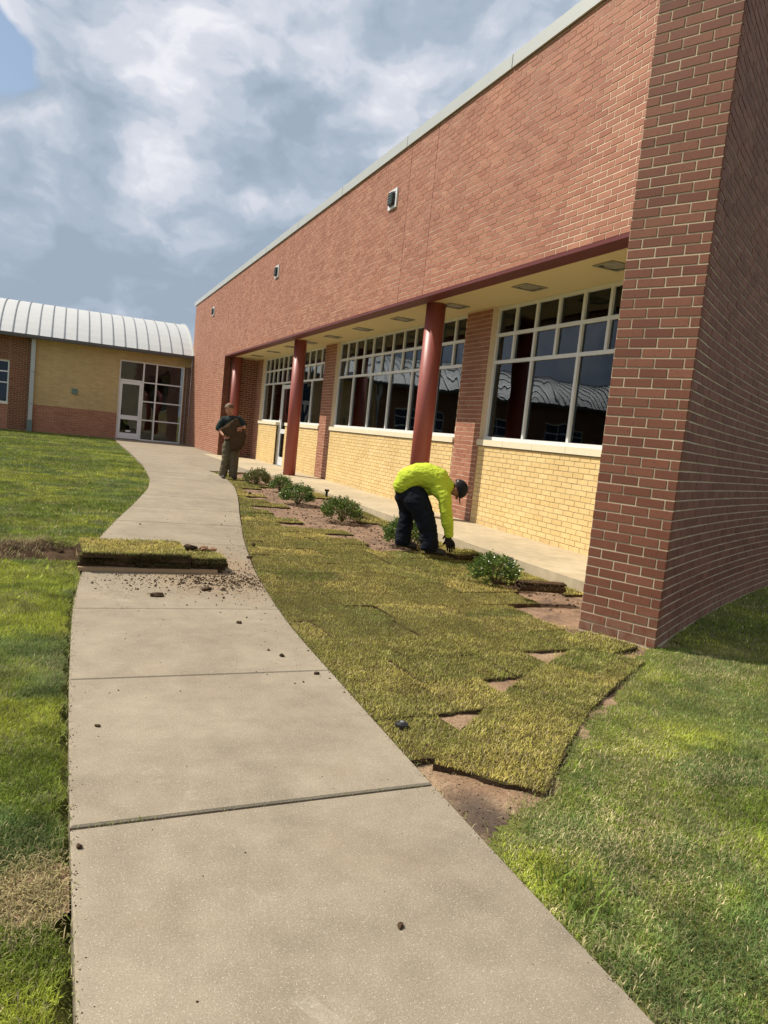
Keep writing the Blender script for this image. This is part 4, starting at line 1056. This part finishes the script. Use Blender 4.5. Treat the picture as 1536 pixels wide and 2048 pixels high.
# dead patch straw
n=1700; P=np.column_stack([RNG.normal(-.01,.085,n),RNG.normal(2.0,.085,n)]); P=P[P[:,0]<LX(P[:,1])-.01]; n=len(P)
blades('dead_patch_straw',P,lz(P[:,0],P[:,1])+.002,RNG.uniform(.015,.04,n),np.full(n,.003),RNG.uniform(.9,1.6,n),jitter(mixc(np.array([.44,.36,.19]),np.array([.22,.19,.07]),RNG.random(n)),.4))
mb=sheet('dead_patch',-.22,.10,1.80,2.20,.02,lambda X,Y:lz(X,Y)+.004*np.exp(-(((X+.01)/.11)**2+((Y-2.0)/.15)**2))-.001,M['soil'],keep=lambda x,y:(((x+.01)/.12)**2+((y-2.0)/.13)**2+1.6*(fbm(x,y,14,4)-.5)<.8)&(x<LX(y)-.005))

# sod roll near the wing wall
roll=thing('sod_roll','rolled-up brown sod lying in the soil gap right of the nearest shrub','sod roll',(3.77,5.27,-.045),rad(-12))
mb=MB(); n=26; prof=[]
for i in range(56):
    t=i/55*2.6*PI+.4; r=.030+.040*i/55
    prof.append((r*math.cos(t)*1.15,r*math.sin(t)*.80))
sg=14; L=.40
vs=[];fs=[]
for j in range(sg):
    xx=-L/2+L*j/(sg-1)
    for (a,b) in prof:
        k=1+.14*(float(fbm(np.array([xx*9+a*20]),np.array([b*20]),1,5)[0])-.5)
        vs.append((xx+.008*math.sin(a*80),a*k,b*k+.062))
    for i in range(55):
        if j<sg-1: q=j*56+i; fs.append((q,q+1,q+57,q+56))
mb.quadverts(vs,fs); ro=mb.build('rolled_turf',M['darksoil'],roll,smooth=True)
md=ro.modifiers.new('thick','SOLIDIFY'); md.thickness=.014; md.offset=-1
n=420; t=RNG.uniform(0,2*PI,n); P=np.column_stack([RNG.uniform(-.2,.2,n),.085*np.cos(t)])
blades('dead_grass',P,.06+.058*np.sin(t),RNG.uniform(.01,.028,n),np.full(n,.003),RNG.uniform(.8,1.8,n),jitter(mixc(STRAW*.45,BROWN,RNG.random(n)),.4),parent=roll)

# sprinkler head and riser
sp=thing('irrigation_sprinkler','black pop-up sprinkler head set in the sod near the path edge','sprinkler',(1.42,2.87,-.113))
mb=MB(); mb.cyl((0,0,-.02),(0,0,.028),.030,.030,20); mb.build('body',M['black'],sp); mb=MB(); mb.cyl((0,0,.028),(0,0,.034),.024,.020,20); c_=mb.build('cap',M['black'],sp)
mb=MB(); mb.cyl((0,0,.034),(0,0,.038),.009,.008,12); mb.build('nozzle',M['seam'],c_)
rs=thing('irrigation_riser','short black irrigation riser standing at the terrace edge behind the third shrub','sprinkler',(4.42,12.97,-.04))
mb=MB(); mb.cyl((0,0,-.02),(0,0,.10),.022,.022,14); mb.build('body',M['black'],rs); mb=MB(); mb.cyl((0,0,.10),(0,0,.135),.040,.045,14); mb.build('cap',M['black'],rs)

# =================================================================== SHRUBS
def shrub(x,y,rx,rz_,seed,label,dark=0.):
    rx*=.90; rz_*=.93
    rs_=np.random.default_rng(seed); zb=float(soilz(x,y))
    root=thing('shrub',label,'shrub',(x,y,zb),0,'small evergreen shrubs in the bed')
    # stems
    mb=MB(); tips=[]
    for i in range(16):
        a=rs_.uniform(0,2*PI); e=rs_.uniform(.25,1.35); l=rs_.uniform(.6,.95)
        tip=np.array([rx*l*math.cos(a)*math.cos(e),rx*l*math.sin(a)*math.cos(e),rz_*(.25+.75*math.sin(e))*l*1.05]); midp=tip*.5+np.array([0,0,.03])
        mb.cyl((0,0,0),midp,.007,.0045,5); mb.cyl(midp,tip,.0045,.002,5); tips.append(tip)
    mb.build('stems',M['trunk'],root)
    n=int(3000*(rx/.25)**2); 
    # leaves gather on twig ends: clusters over an uneven dome
    nc=int(210*(rx/.25)**2); V=[];F=[];C=[]
    per=n//nc
    for c in range(nc):
        a=rs_.uniform(0,2*PI); cz=rs_.uniform(-.5,1); e=math.asin(max(-.5,min(1,cz)))
        rr=rs_.uniform(.35,1.0)**.5*(.86+.26*float(vnoise(np.array([a*1.6]),np.array([cz*2.]),1,seed)[0]))
        ctr=np.array([rx*rr*math.cos(a)*math.cos(e),rx*rr*math.sin(a)*math.cos(e),rz_*(.45+.55*math.sin(e)*rr)])
        out=ctr-np.array([0,0,rz_*.35]); out/=np.linalg.norm(out)+1e-6
        base=rs_.uniform(0,1)
        for j in range(per):
            d=out+rs_.normal(0,.62,3); d/=np.linalg.norm(d); d[2]=abs(d[2])*.8+.05
            s=np.cross(d,rs_.normal(0,1,3)); s/=np.linalg.norm(s)+1e-6; nn=np.cross(s,d)
            L=rs_.uniform(.024,.040); w_=L*.48; o=ctr+rs_.normal(0,.018,3)
            if o[2]<.01: o[2]=.01
            b=len(V)
            V+= [o,o+d*L*.45+s*w_*.5+nn*.002,o+d*L,o+d*L*.45-s*w_*.5+nn*.002,o+d*L*.5-nn*.003]
            F+=[(b,b+1,b+4),(b+1,b+2,b+4),(b+2,b+3,b+4),(b+3,b,b+4)]
            hh=(ctr[2]/rz_)
            col=np.array([.06,.115,.022])*(1-base*.5)+np.array([.15,.22,.035])*(base*.5)
            if rs_.random()<.25: col=np.array([.24,.33,.07])  # some leaves coloured bright lime, painting in the highlights on the foliage
            if dark and rs_.random()<dark: col=np.array([.30,.23,.10])
            C+=[col*rs_.uniform(.75,1.25)]*5
    me=bpy.data.meshes.new('foliage'); me.from_pydata([tuple(v) for v in V],[],F); me.materials.append(M['leaf'])
    ca=me.color_attributes.new('col','FLOAT_COLOR','POINT'); cc=np.ones((len(V),4),np.float32); cc[:,:3]=np.array(C); ca.data.foreach_set('color',cc.ravel()); me.update()
    link('foliage',me,root,kind='stuff')
shrub(3.50,14.55,.28,.36,1,'brownish thin shrub farthest away, just right of the standing man',.45)
shrub(3.70,13.50,.23,.33,2,'small dark green shrub second from the far end, by the middle red column')
shrub(3.54,11.80,.31,.36,3,'round dark green shrub in front of the small black riser')
shrub(3.67,10.0,.31,.38,4,'wide loose shrub with bare soil around it, left of the bending worker',.12)
shrub(3.78,8.05,.30,.36,5,'green shrub seen behind and between the legs of the bending worker')
shrub(3.72,5.92,.24,.32,6,'nearest glossy shrub in front of the yellow brick wall, right of the bending worker')

# =================================================================== PEOPLE
def skinmesh(name,pts,edges,root_i,mat,parent=None,sub=2,post=None,smooth_=True):
    me=bpy.data.meshes.new(name); me.from_pydata([tuple(p[:3]) for p in pts],edges,[])
    o=bpy.data.objects.new(name,me); COL.objects.link(o)
    sk=o.modifiers.new('s','SKIN'); sk.use_smooth_shade=True
    for i,p in enumerate(pts):
        r=p[3]; rr=(r,r) if not isinstance(r,tuple) else r
        me.skin_vertices[0].data[i].radius=rr; me.skin_vertices[0].data[i].use_root=(i==root_i)
    sb=o.modifiers.new('b','SUBSURF'); sb.levels=sub; sb.render_levels=sub
    dg=bpy.context.evaluated_depsgraph_get(); dg.update()
    m2=bpy.data.meshes.new_from_object(o.evaluated_get(dg)); m2.name=name
    bpy.data.objects.remove(o)
    if post:
        co=np.empty(len(m2.vertices)*3,np.float32); m2.vertices.foreach_get('co',co); co=co.reshape(-1,3)
        no=np.array([v.normal[:] for v in m2.vertices]); co=post(co,no); m2.vertices.foreach_set('co',co.astype(np.float32).ravel())
    m2.materials.clear(); m2.materials.append(mat)
    m2.polygons.foreach_set('use_smooth',[True]*len(m2.polygons)); m2.update()
    return link(name,m2,parent)
def solid(name,pts,edges,root_i,mat,parent=None,sub=2,post=None,vox=.010,it=10):
    """one continuous surface: tapered limbs fused by voxels and relaxed"""
    mb=MB()
    for p in pts: ellip(mb,p[:3],np.eye(3)*p[3],16,10)
    for a,b in edges: mb.cyl(pts[a][:3],pts[b][:3],pts[a][3],pts[b][3],18)
    me=mb.mesh(name,mat); o=bpy.data.objects.new(name,me); COL.objects.link(o)
    r=o.modifiers.new('r','REMESH'); r.mode='VOXEL'; r.voxel_size=vox
    sm_=o.modifiers.new('s','SMOOTH'); sm_.factor=.6; sm_.iterations=it
    dg=bpy.context.evaluated_depsgraph_get(); dg.update()
    m2=bpy.data.meshes.new_from_object(o.evaluated_get(dg)); m2.name=name; bpy.data.objects.remove(o)
    if post:
        co=np.empty(len(m2.vertices)*3,np.float32); m2.vertices.foreach_get('co',co); co=co.reshape(-1,3)
        no=np.array([v.normal[:] for v in m2.vertices]); co=post(co,no); m2.vertices.foreach_set('co',co.astype(np.float32).ravel())
    m2.materials.clear(); m2.materials.append(mat)
    m2.polygons.foreach_set('use_smooth',[True]*len(m2.polygons)); m2.update()
    return link(name,m2,parent)
def folds(amp,sx,sy,sz,seed=0):
    from mathutils import noise
    def f(co,no):
        d=np.array([noise.noise(Vector((c[0]*sx+seed,c[1]*sy,c[2]*sz)))+.5*noise.noise(Vector((c[0]*sx*2.3,c[1]*sy*2.3+seed,c[2]*sz*2.3))) for c in co])
        return co+no*(d*amp)[:,None]
    return f
def clampz(co,z):
    co=co.copy(); co[:,2]=np.maximum(co[:,2],z); return co
def hand(name,wrist,d,side,curl,mat,parent,s=1.,thumb=1):
    """palm and five unequal bent fingers; d: hand direction, side: across the knuckles, curl toward palm normal"""
    d=np.array(d,float); d/=np.linalg.norm(d); side=np.array(side,float); side-=d*np.dot(side,d); side/=np.linalg.norm(side); nrm=np.cross(side,d)
    w_=np.array(wrist,float); pts=[(*w_,.024*s),(*(w_+d*.045*s),(.030*s))]; ed=[(0,1)]
    for i,(off,ln) in enumerate(((-.030,.060),(-.010,.074),(.010,.070),(.029,.054))):
        k0=len(pts); b=w_+d*.075*s+side*off*s
        pts.append((*b,.013*s)); ed.append((1,k0)); p=b; dd=d.copy()
        for q in range(3):
            dd=dd*math.cos(curl)+nrm*math.sin(curl); dd/=np.linalg.norm(dd); p=p+dd*ln*s*(.42,.33,.25)[q]; pts.append((*p,(.0095,.0088,.0075)[q]*s)); ed.append((len(pts)-2,len(pts)-1))
    k0=len(pts); b=w_+d*.030*s-side*.026*s*thumb; pts.append((*b,.014*s)); ed.append((0,k0)); dd=d*.6-side*.7*thumb+nrm*.3; dd/=np.linalg.norm(dd); p=b
    for q in range(2): p=p+dd*.030*s; pts.append((*p,(.011,.009)[q]*s)); ed.append((len(pts)-2,len(pts)-1)); dd=dd*.8+nrm*.4+d*.3; dd/=np.linalg.norm(dd)
    return skinmesh(name,pts,ed,0,mat,parent,1)
def ellip(mb,c,ax,n=14,m=10,mi=0,cut=None):
    """ellipsoid with axes matrix rows ax (3x3 incl. radii)"""
    c=np.array(c); ax=np.array(ax); vs=[];fs=[]
    for i in range(m+1):
        ph=PI*i/m
        for j in range(n):
            t=2*PI*j/n; q=np.array([math.sin(ph)*math.cos(t),math.sin(ph)*math.sin(t),math.cos(ph)]); vs.append(c+q@ax)
    for i in range(m):
        for j in range(n): fs.append((i*n+j,(i+1)*n+j,(i+1)*n+(j+1)%n,i*n+(j+1)%n))
    mb.quadverts(vs,fs,mi)

# ---- bending worker: local x = lateral (to the right in the photo), y = away, z up
bp=thing('person','person bending over in a bright yellow-green long-sleeved shirt, dark trousers, gloves and black cap','person',(3.68,7.35,0),math.atan2(-.45,.89))
def B(l,z,dp,r): return (l,dp,z,r)
# shirt: torso and sleeves in one surface
pts=[];ed=[]
for dp_ in (-.055,.055):
    b0=len(pts)
    pts+=[B(-.290,.650,dp_,.115),B(-.250,.715,dp_,.128),B(-.165,.762,dp_,.128),B(-.05,.772,dp_,.132),B(.060,.735,dp_,.138),B(.140,.680,dp_,.105)]
    ed+=[(b0+k,b0+k+1) for k in range(5)]
pts+=[B(.195,.662,0,.062),B(.085,.64,-.12,.09),B(.155,.575,-.165,.075),B(.180,.44,-.185,.068),B(.215,.31,-.178,.063),B(.246,.190,-.168,.052),
      B(.10,.64,.12,.09),B(.165,.56,.165,.070),B(.195,.425,.175,.058),B(.215,.30,.165,.052),B(.235,.185,.15,.044),B(.0,.665,0,.11)]
ed+=[(5,12),(11,12),(5,13),(13,14),(14,15),(15,16),(16,17),(11,18),(18,19),(19,20),(20,21),(21,22),(4,23),(10,23)]
def shirtpost(co,no):
    co=folds(.007,5,9,12,3.)(co,no); co=folds(.0065,16,9,36,9.)(co,no); co=folds(.0025,50,30,60,4.)(co,no)
    return co
solid('shirt',pts,ed,3,M['hivis'],bp,3,shirtpost,.0075,7)
# trousers
pts=[B(-.270,.640,0,.135),B(-.235,.585,0,.140),B(-.255,.52,.085,.125),B(-.225,.36,.12,.098),B(-.235,.20,.125,.084),B(-.250,.030,.125,.092),
     B(-.150,.52,-.085,.138),B(-.045,.36,-.11,.118),B(.02,.20,-.115,.098),B(.052,.030,-.115,.100)]
ed=[(0,1),(1,2),(2,3),(3,4),(4,5),(1,6),(6,7),(7,8),(8,9)]
solid('trousers',pts,ed,1,M['jeans'],bp,3,lambda co,no:clampz(folds(.003,18,20,26,6.)(folds(.013,8,8,13,1.)(co,no),no),-.022),.008,7)
# body under the clothes (one surface)
pts=[B(-.27,.62,0,.09),B(-.12,.73,0,.10),B(.05,.70,0,.10),B(.16,.665,0,.065),B(.215,.655,0,.050),B(.262,.645,0,.060),B(.298,.652,0,.074),B(.318,.668,0,.062),
     B(.13,.65,-.13,.05),B(.19,.42,-.18,.035),B(.25,.165,-.165,.026),B(.13,.65,.13,.05),B(.195,.42,.175,.035),B(.236,.165,.15,.026),
     B(-.25,.5,.085,.07),B(-.23,.34,.12,.05),B(-.225,.04,.125,.035),B(-.16,.5,-.085,.07),B(-.02,.30,-.11,.05),B(.06,.03,-.115,.035)]
ed=[(0,1),(1,2),(2,3),(3,4),(4,5),(5,6),(6,7),(2,8),(8,9),(9,10),(2,11),(11,12),(12,13),(0,14),(14,15),(15,16),(0,17),(17,18),(18,19)]
body=solid('body',pts,ed,0,M['skin'],bp,2,None,.009,4)
# face parts, looking down: chin toward the chest, nose pointing to the ground
mb=MB(); ellip(mb,(.288,0,.572),[(.016,0,0),(0,.012,0),(0,0,.022)]); mb.build('nose',M['skin'],bp,True)
for s_ in (-1,1):
    mb=MB(); ellip(mb,(.262,s_*.074,.668),[(.020,0,0),(0,.008,0),(0,0,.016)]); mb.build('ear',M['skin'],bp,True)
    mb=MB(); ellip(mb,(.312,s_*.030,.583),[(.008,0,0),(0,.012,0),(0,0,.007)],8,6); mb.build('eye',M['eye'],bp,True)
mb=MB(); ellip(mb,(.262,0,.588),[(.006,0,0),(0,.022,0),(0,0,.006)],8,6); mb.build('mouth',M['redpaint'],bp,True)
mb=MB(); ellip(mb,(.268,0,.700),[(.050,0,.0),(0,.076,0),(0,0,.060)]); mb.build('hair',M['hair'],bp,True)
# cap: crown shell and brim
mb=MB(); n,m=22,9; vs=[];fs=[]
cc=np.array([.298,0,.664]); fwd=np.array([.30,0,-.954]); crown=np.array([.954,0,.30])
for i in range(m+1):
    ph=PI/2*i/m*1.08
    for j in range(n):
        t=2*PI*j/n; q=crown*math.cos(ph)*.104+(fwd*math.cos(t)*.106+np.array([0,1,0])*math.sin(t)*.090)*math.sin(ph)
        vs.append(cc+q)
for i in range(m):
    for j in range(n): fs.append((i*n+j,(i+1)*n+j,(i+1)*n+(j+1)%n,i*n+(j+1)%n))
mb.quadverts(vs,fs); cp=mb.build('cap',M['cap'],bp,True)
mb=MB(); vs=[]
for k in (0,1):
    for t in np.linspace(-1.15,1.15,9): vs.append(cc+fwd*math.cos(t)*.100+np.array([0,1,0])*math.sin(t)*.084+crown*(-.004+.004*k))
    for t in np.linspace(-1.0,1.0,9): vs.append(cc+fwd*(.085+.085*math.cos(t))+np.array([0,1,0])*math.sin(t)*.082+crown*(-.020+.004*k+.0))
fs=[(i,i+1,10+i,9+i) for i in range(8)]+[(18+i,27+i,28+i,19+i) for i in range(8)]+[(9+i,10+i,28+i,27+i) for i in range(8)]+[(0,9,27,18),(8,26,35,17)]
mb.quadverts(vs,fs); mb.build('brim',M['cap'],cp,True)
mb=MB(); ellip(mb,cc-fwd*.085+np.array([.01,-.055,.0]),[(.012,0,0),(0,.006,0),(0,0,.012)],8,6); mb.build('strap_buckle',M['coping'],cp,True)
hand('glove',(.256,-.165,.165),(.22,0,-1),(.9,.25,0),.25,M['glove'],bp,1.25,1)
hand('glove',(.240,.15,.165),(.15,0,-1),(.9,-.25,0),.25,M['glove'],bp,1.1,1)
for (l,dp,z) in ((-.235,.125,-.045),(.085,-.115,-.050)):
    mb=MB(); 
    pts=[(l-.085,dp,z+.030,.040),(l-.02,dp,z+.038,.044),(l+.08,dp,z+.026,.040),(l+.155,dp,z+.020,.032)]
    skinmesh('boot',pts,[(0,1),(1,2),(2,3)],1,M['boot'],bp,2)
mb=MB(); ellip(mb,(-.165,-.135,.600),[(.018,0,.01),(0,.015,0),(0,0,.040)],8,6); mb.build('belt_pouch',M['black'],bp,True)
# sod corner being set under the hand
o=sod_piece(4.13,7.30,rad(6),.34,.30,dens=9000,Ls=.03,ws=.005,parent=None,name='sod_slab',clip=False,lift=.03,zb=-.075); tag(o,'small sod slab being pressed down under the gloved hand of the bending worker','sod slab')

# ---- standing man carrying a slab of sod
mp=thing('person','person standing far along the path in dark tee shirt and olive trousers, carrying turf','person',(3.08,15.2,0),math.atan2(-.20,.98))
z0=g(15.2)-.015
pts=[B(-.01,.78,.0,.125),B(-.01,.90,.0,.132),B(-.02,1.03,.0,.140),B(-.03,1.13,-.01,.128),B(-.055,1.205,-.015,.062),
     B(-.165,1.155,.0,.072),B(-.225,1.06,-.01,.070),B(-.262,.975,-.03,.066),B(.105,1.185,.0,.072),B(.175,1.13,-.01,.070),B(.225,1.07,-.03,.066)]
ed=[(0,1),(1,2),(2,3),(3,4),(3,5),(5,6),(6,7),(3,8),(8,9),(9,10)]
solid('tee_shirt',pts,ed,1,M['tee'],mp,3,folds(.008,9,9,14,2.))
pts=[B(0,.80,0,.120),B(0,.73,0,.125),B(-.072,.62,0,.100),B(-.078,.40,-.02,.086),B(-.095,.20,0,.080),B(-.105,.07,0,.082),
     B(.085,.62,0,.100),B(.085,.40,-.02,.090),B(.090,.20,0,.084),B(.090,.06,0,.088)]
ed=[(0,1),(1,2),(2,3),(3,4),(4,5),(1,6),(6,7),(7,8),(8,9)]
solid('trousers',pts,ed,1,M['khaki'],mp,3,lambda co,no:clampz(folds(.010,9,9,16,5.)(co,no),.028))
pts=[B(0,.74,0,.08),B(-.01,.92,0,.09),B(-.03,1.12,0,.085),B(-.055,1.20,-.01,.045),B(-.068,1.26,-.03,.048),B(-.082,1.325,-.05,.066),B(-.088,1.390,-.045,.078),B(-.090,1.425,-.035,.066),
     B(-.165,1.15,0,.05),B(-.255,.985,-.03,.038),B(-.205,.90,-.10,.032),B(-.150,.845,-.19,.025),
     B(.105,1.18,0,.05),B(.235,1.06,-.03,.038),B(.235,1.04,-.14,.032),B(.195,1.035,-.235,.025),
     B(-.075,.6,0,.06),B(-.08,.38,0,.045),B(-.105,.06,0,.032),B(.085,.6,0,.06),B(.085,.38,0,.045),B(.09,.06,0,.032)]
ed=[(0,1),(1,2),(2,3),(3,4),(4,5),(5,6),(6,7),(2,8),(8,9),(9,10),(10,11),(2,12),(12,13),(13,14),(14,15),(0,16),(16,17),(17,18),(0,19),(19,20),(20,21)]
solid('body',pts,ed,0,M['skin'],mp,2,None,.009,4)
mb=MB(); ellip(mb,(-.083,-.124,1.345),[(.010,0,0),(0,.016,0),(0,0,.018)],8,6); mb.build('nose',M['skin'],mp,True)
for s_ in (-1,1):
    mb=MB(); ellip(mb,(-.084+s_*.072,-.045,1.365),[(.007,0,0),(0,.014,0),(0,0,.022)],8,6); mb.build('ear',M['skin'],mp,True)
    mb=MB(); ellip(mb,(-.084+s_*.026,-.112,1.372),[(.011,0,0),(0,.006,0),(0,0,.005)],8,6); mb.build('eye',M['eye'],mp,True)
mb=MB(); ellip(mb,(-.082,-.108,1.312),[(.018,0,0),(0,.006,0),(0,0,.004)],8,6); mb.build('mouth',M['redpaint'],mp,True)
# hair: shell over the crown with a fringe
from mathutils import noise as mn
mb=MB(); n,m=26,12; vs=[];fs=[]; hc=np.array([-.089,-.035,1.398])
for i in range(m+1):
    ph=PI*.62*i/m
    for j in range(n):
        t=2*PI*j/n; q=np.array([math.sin(ph)*math.cos(t)*.092,math.sin(ph)*math.sin(t)*.098,math.cos(ph)*.088])
        if math.sin(t)<-.35 and ph>PI*.44: q[2]=math.cos(PI*.44)*.088-.012; q[1]*=.98
        k=1+.10*mn.noise(Vector((t*3.5,ph*1.5,2.)))
        vs.append(hc+q*k)
for i in range(m):
    for j in range(n): fs.append((i*n+j,(i+1)*n+j,(i+1)*n+(j+1)%n,i*n+(j+1)%n))
mb.quadverts(vs,fs); mb.build('hair',M['hair'],mp,True)
hand('hand',(-.150,-.19,.845),(.85,-.25,-.35),(0,-.3,-1),.35,M['skin'],mp,.95,-1)
hand('hand',(.195,-.235,1.035),(-.8,-.1,-.45),(-.2,-.2,1),.4,M['skin'],mp,.95,1)
for l in (-.105,.095):
    pts=[(l,.05,.035,.036),(l+.01,-.03,.038,.040),(l+.03*(1 if l>0 else .4),-.11,.024,.036),(l+.06*(1 if l>0 else .4),-.17,.018,.026)]
    skinmesh('boot',pts,[(0,1),(1,2),(2,3)],1,M['boot'],mp,2)
# the slab he carries: soil side toward the camera
cs=thing('sod_slab','large dark sod slab held upright against the chest of the standing person','sod slab',(3.08,15.2,0),math.atan2(-.20,.98))
out=[(-.235,.970),(-.10,1.075),(.03,1.185),(.085,1.205),(.145,1.10),(.205,1.03),(.262,.945),(.285,.85),(.262,.75),(.225,.61),(.12,.56),(.02,.545),(-.02,.64),(-.05,.78),(-.13,.86)]
cx0=np.mean([p[0] for p in out]); cz0=np.mean([p[1] for p in out]); mb=MB(); rings=[1.,.72,.42,.0]; vs=[];fs=[]; n=len(out)*2
o2=[]
for i in range(len(out)):
    a,b=out[i],out[(i+1)%len(out)]; o2+= [a,((a[0]+b[0])/2+random.uniform(-.006,.006),(a[1]+b[1])/2+random.uniform(-.006,.006))]
for side in (0,1):
    for r in rings[:-1]:
        for (a,b) in o2:
            x_=cx0+(a-cx0)*r; zz_=cz0+(b-cz0)*r; bow=-.215-.03*math.cos((x_-cx0)*5)+.012*math.sin(zz_*19+x_*9)+.006*math.sin(x_*60)
            vs.append((x_,bow+side*.032,zz_))
    vs.append((cx0,-.245+side*.032,cz0))
per=3*n+1
for side in (0,1):
    b0=side*per
    for r in range(2):
        for i in range(n):
            q=(b0+r*n+i,b0+r*n+(i+1)%n,b0+(r+1)*n+(i+1)%n,b0+(r+1)*n+i); fs.append(q if side else q[::-1])
    for i in range(n): 
        q=(b0+2*n+i,b0+2*n+(i+1)%n,b0+3*n); fs.append(q if side else q[::-1])
for i in range(n): fs.append((i,(i+1)%n,per+(i+1)%n,per+i))
mb.quadverts(vs,fs); mb.build('soil_layer',M['darksoil'],cs,True)
n=700; P=[];Z=[]
for _ in range(n):
    i=random.randrange(len(o2)); a,b=o2[i],o2[(i+1)%len(o2)]; t=random.random(); P.append((a[0]*(1-t)+b[0]*t,-.19+random.uniform(-.015,.01))); Z.append(a[1]*(1-t)+b[1]*t-.004)
blades('grass',np.array(P),np.array(Z),RNG.uniform(.008,.022,n),np.full(n,.004),RNG.uniform(.2,1.9,n),jitter(mixc(OLIVE*.7,BROWN,RNG.random(n)),.3),parent=cs)
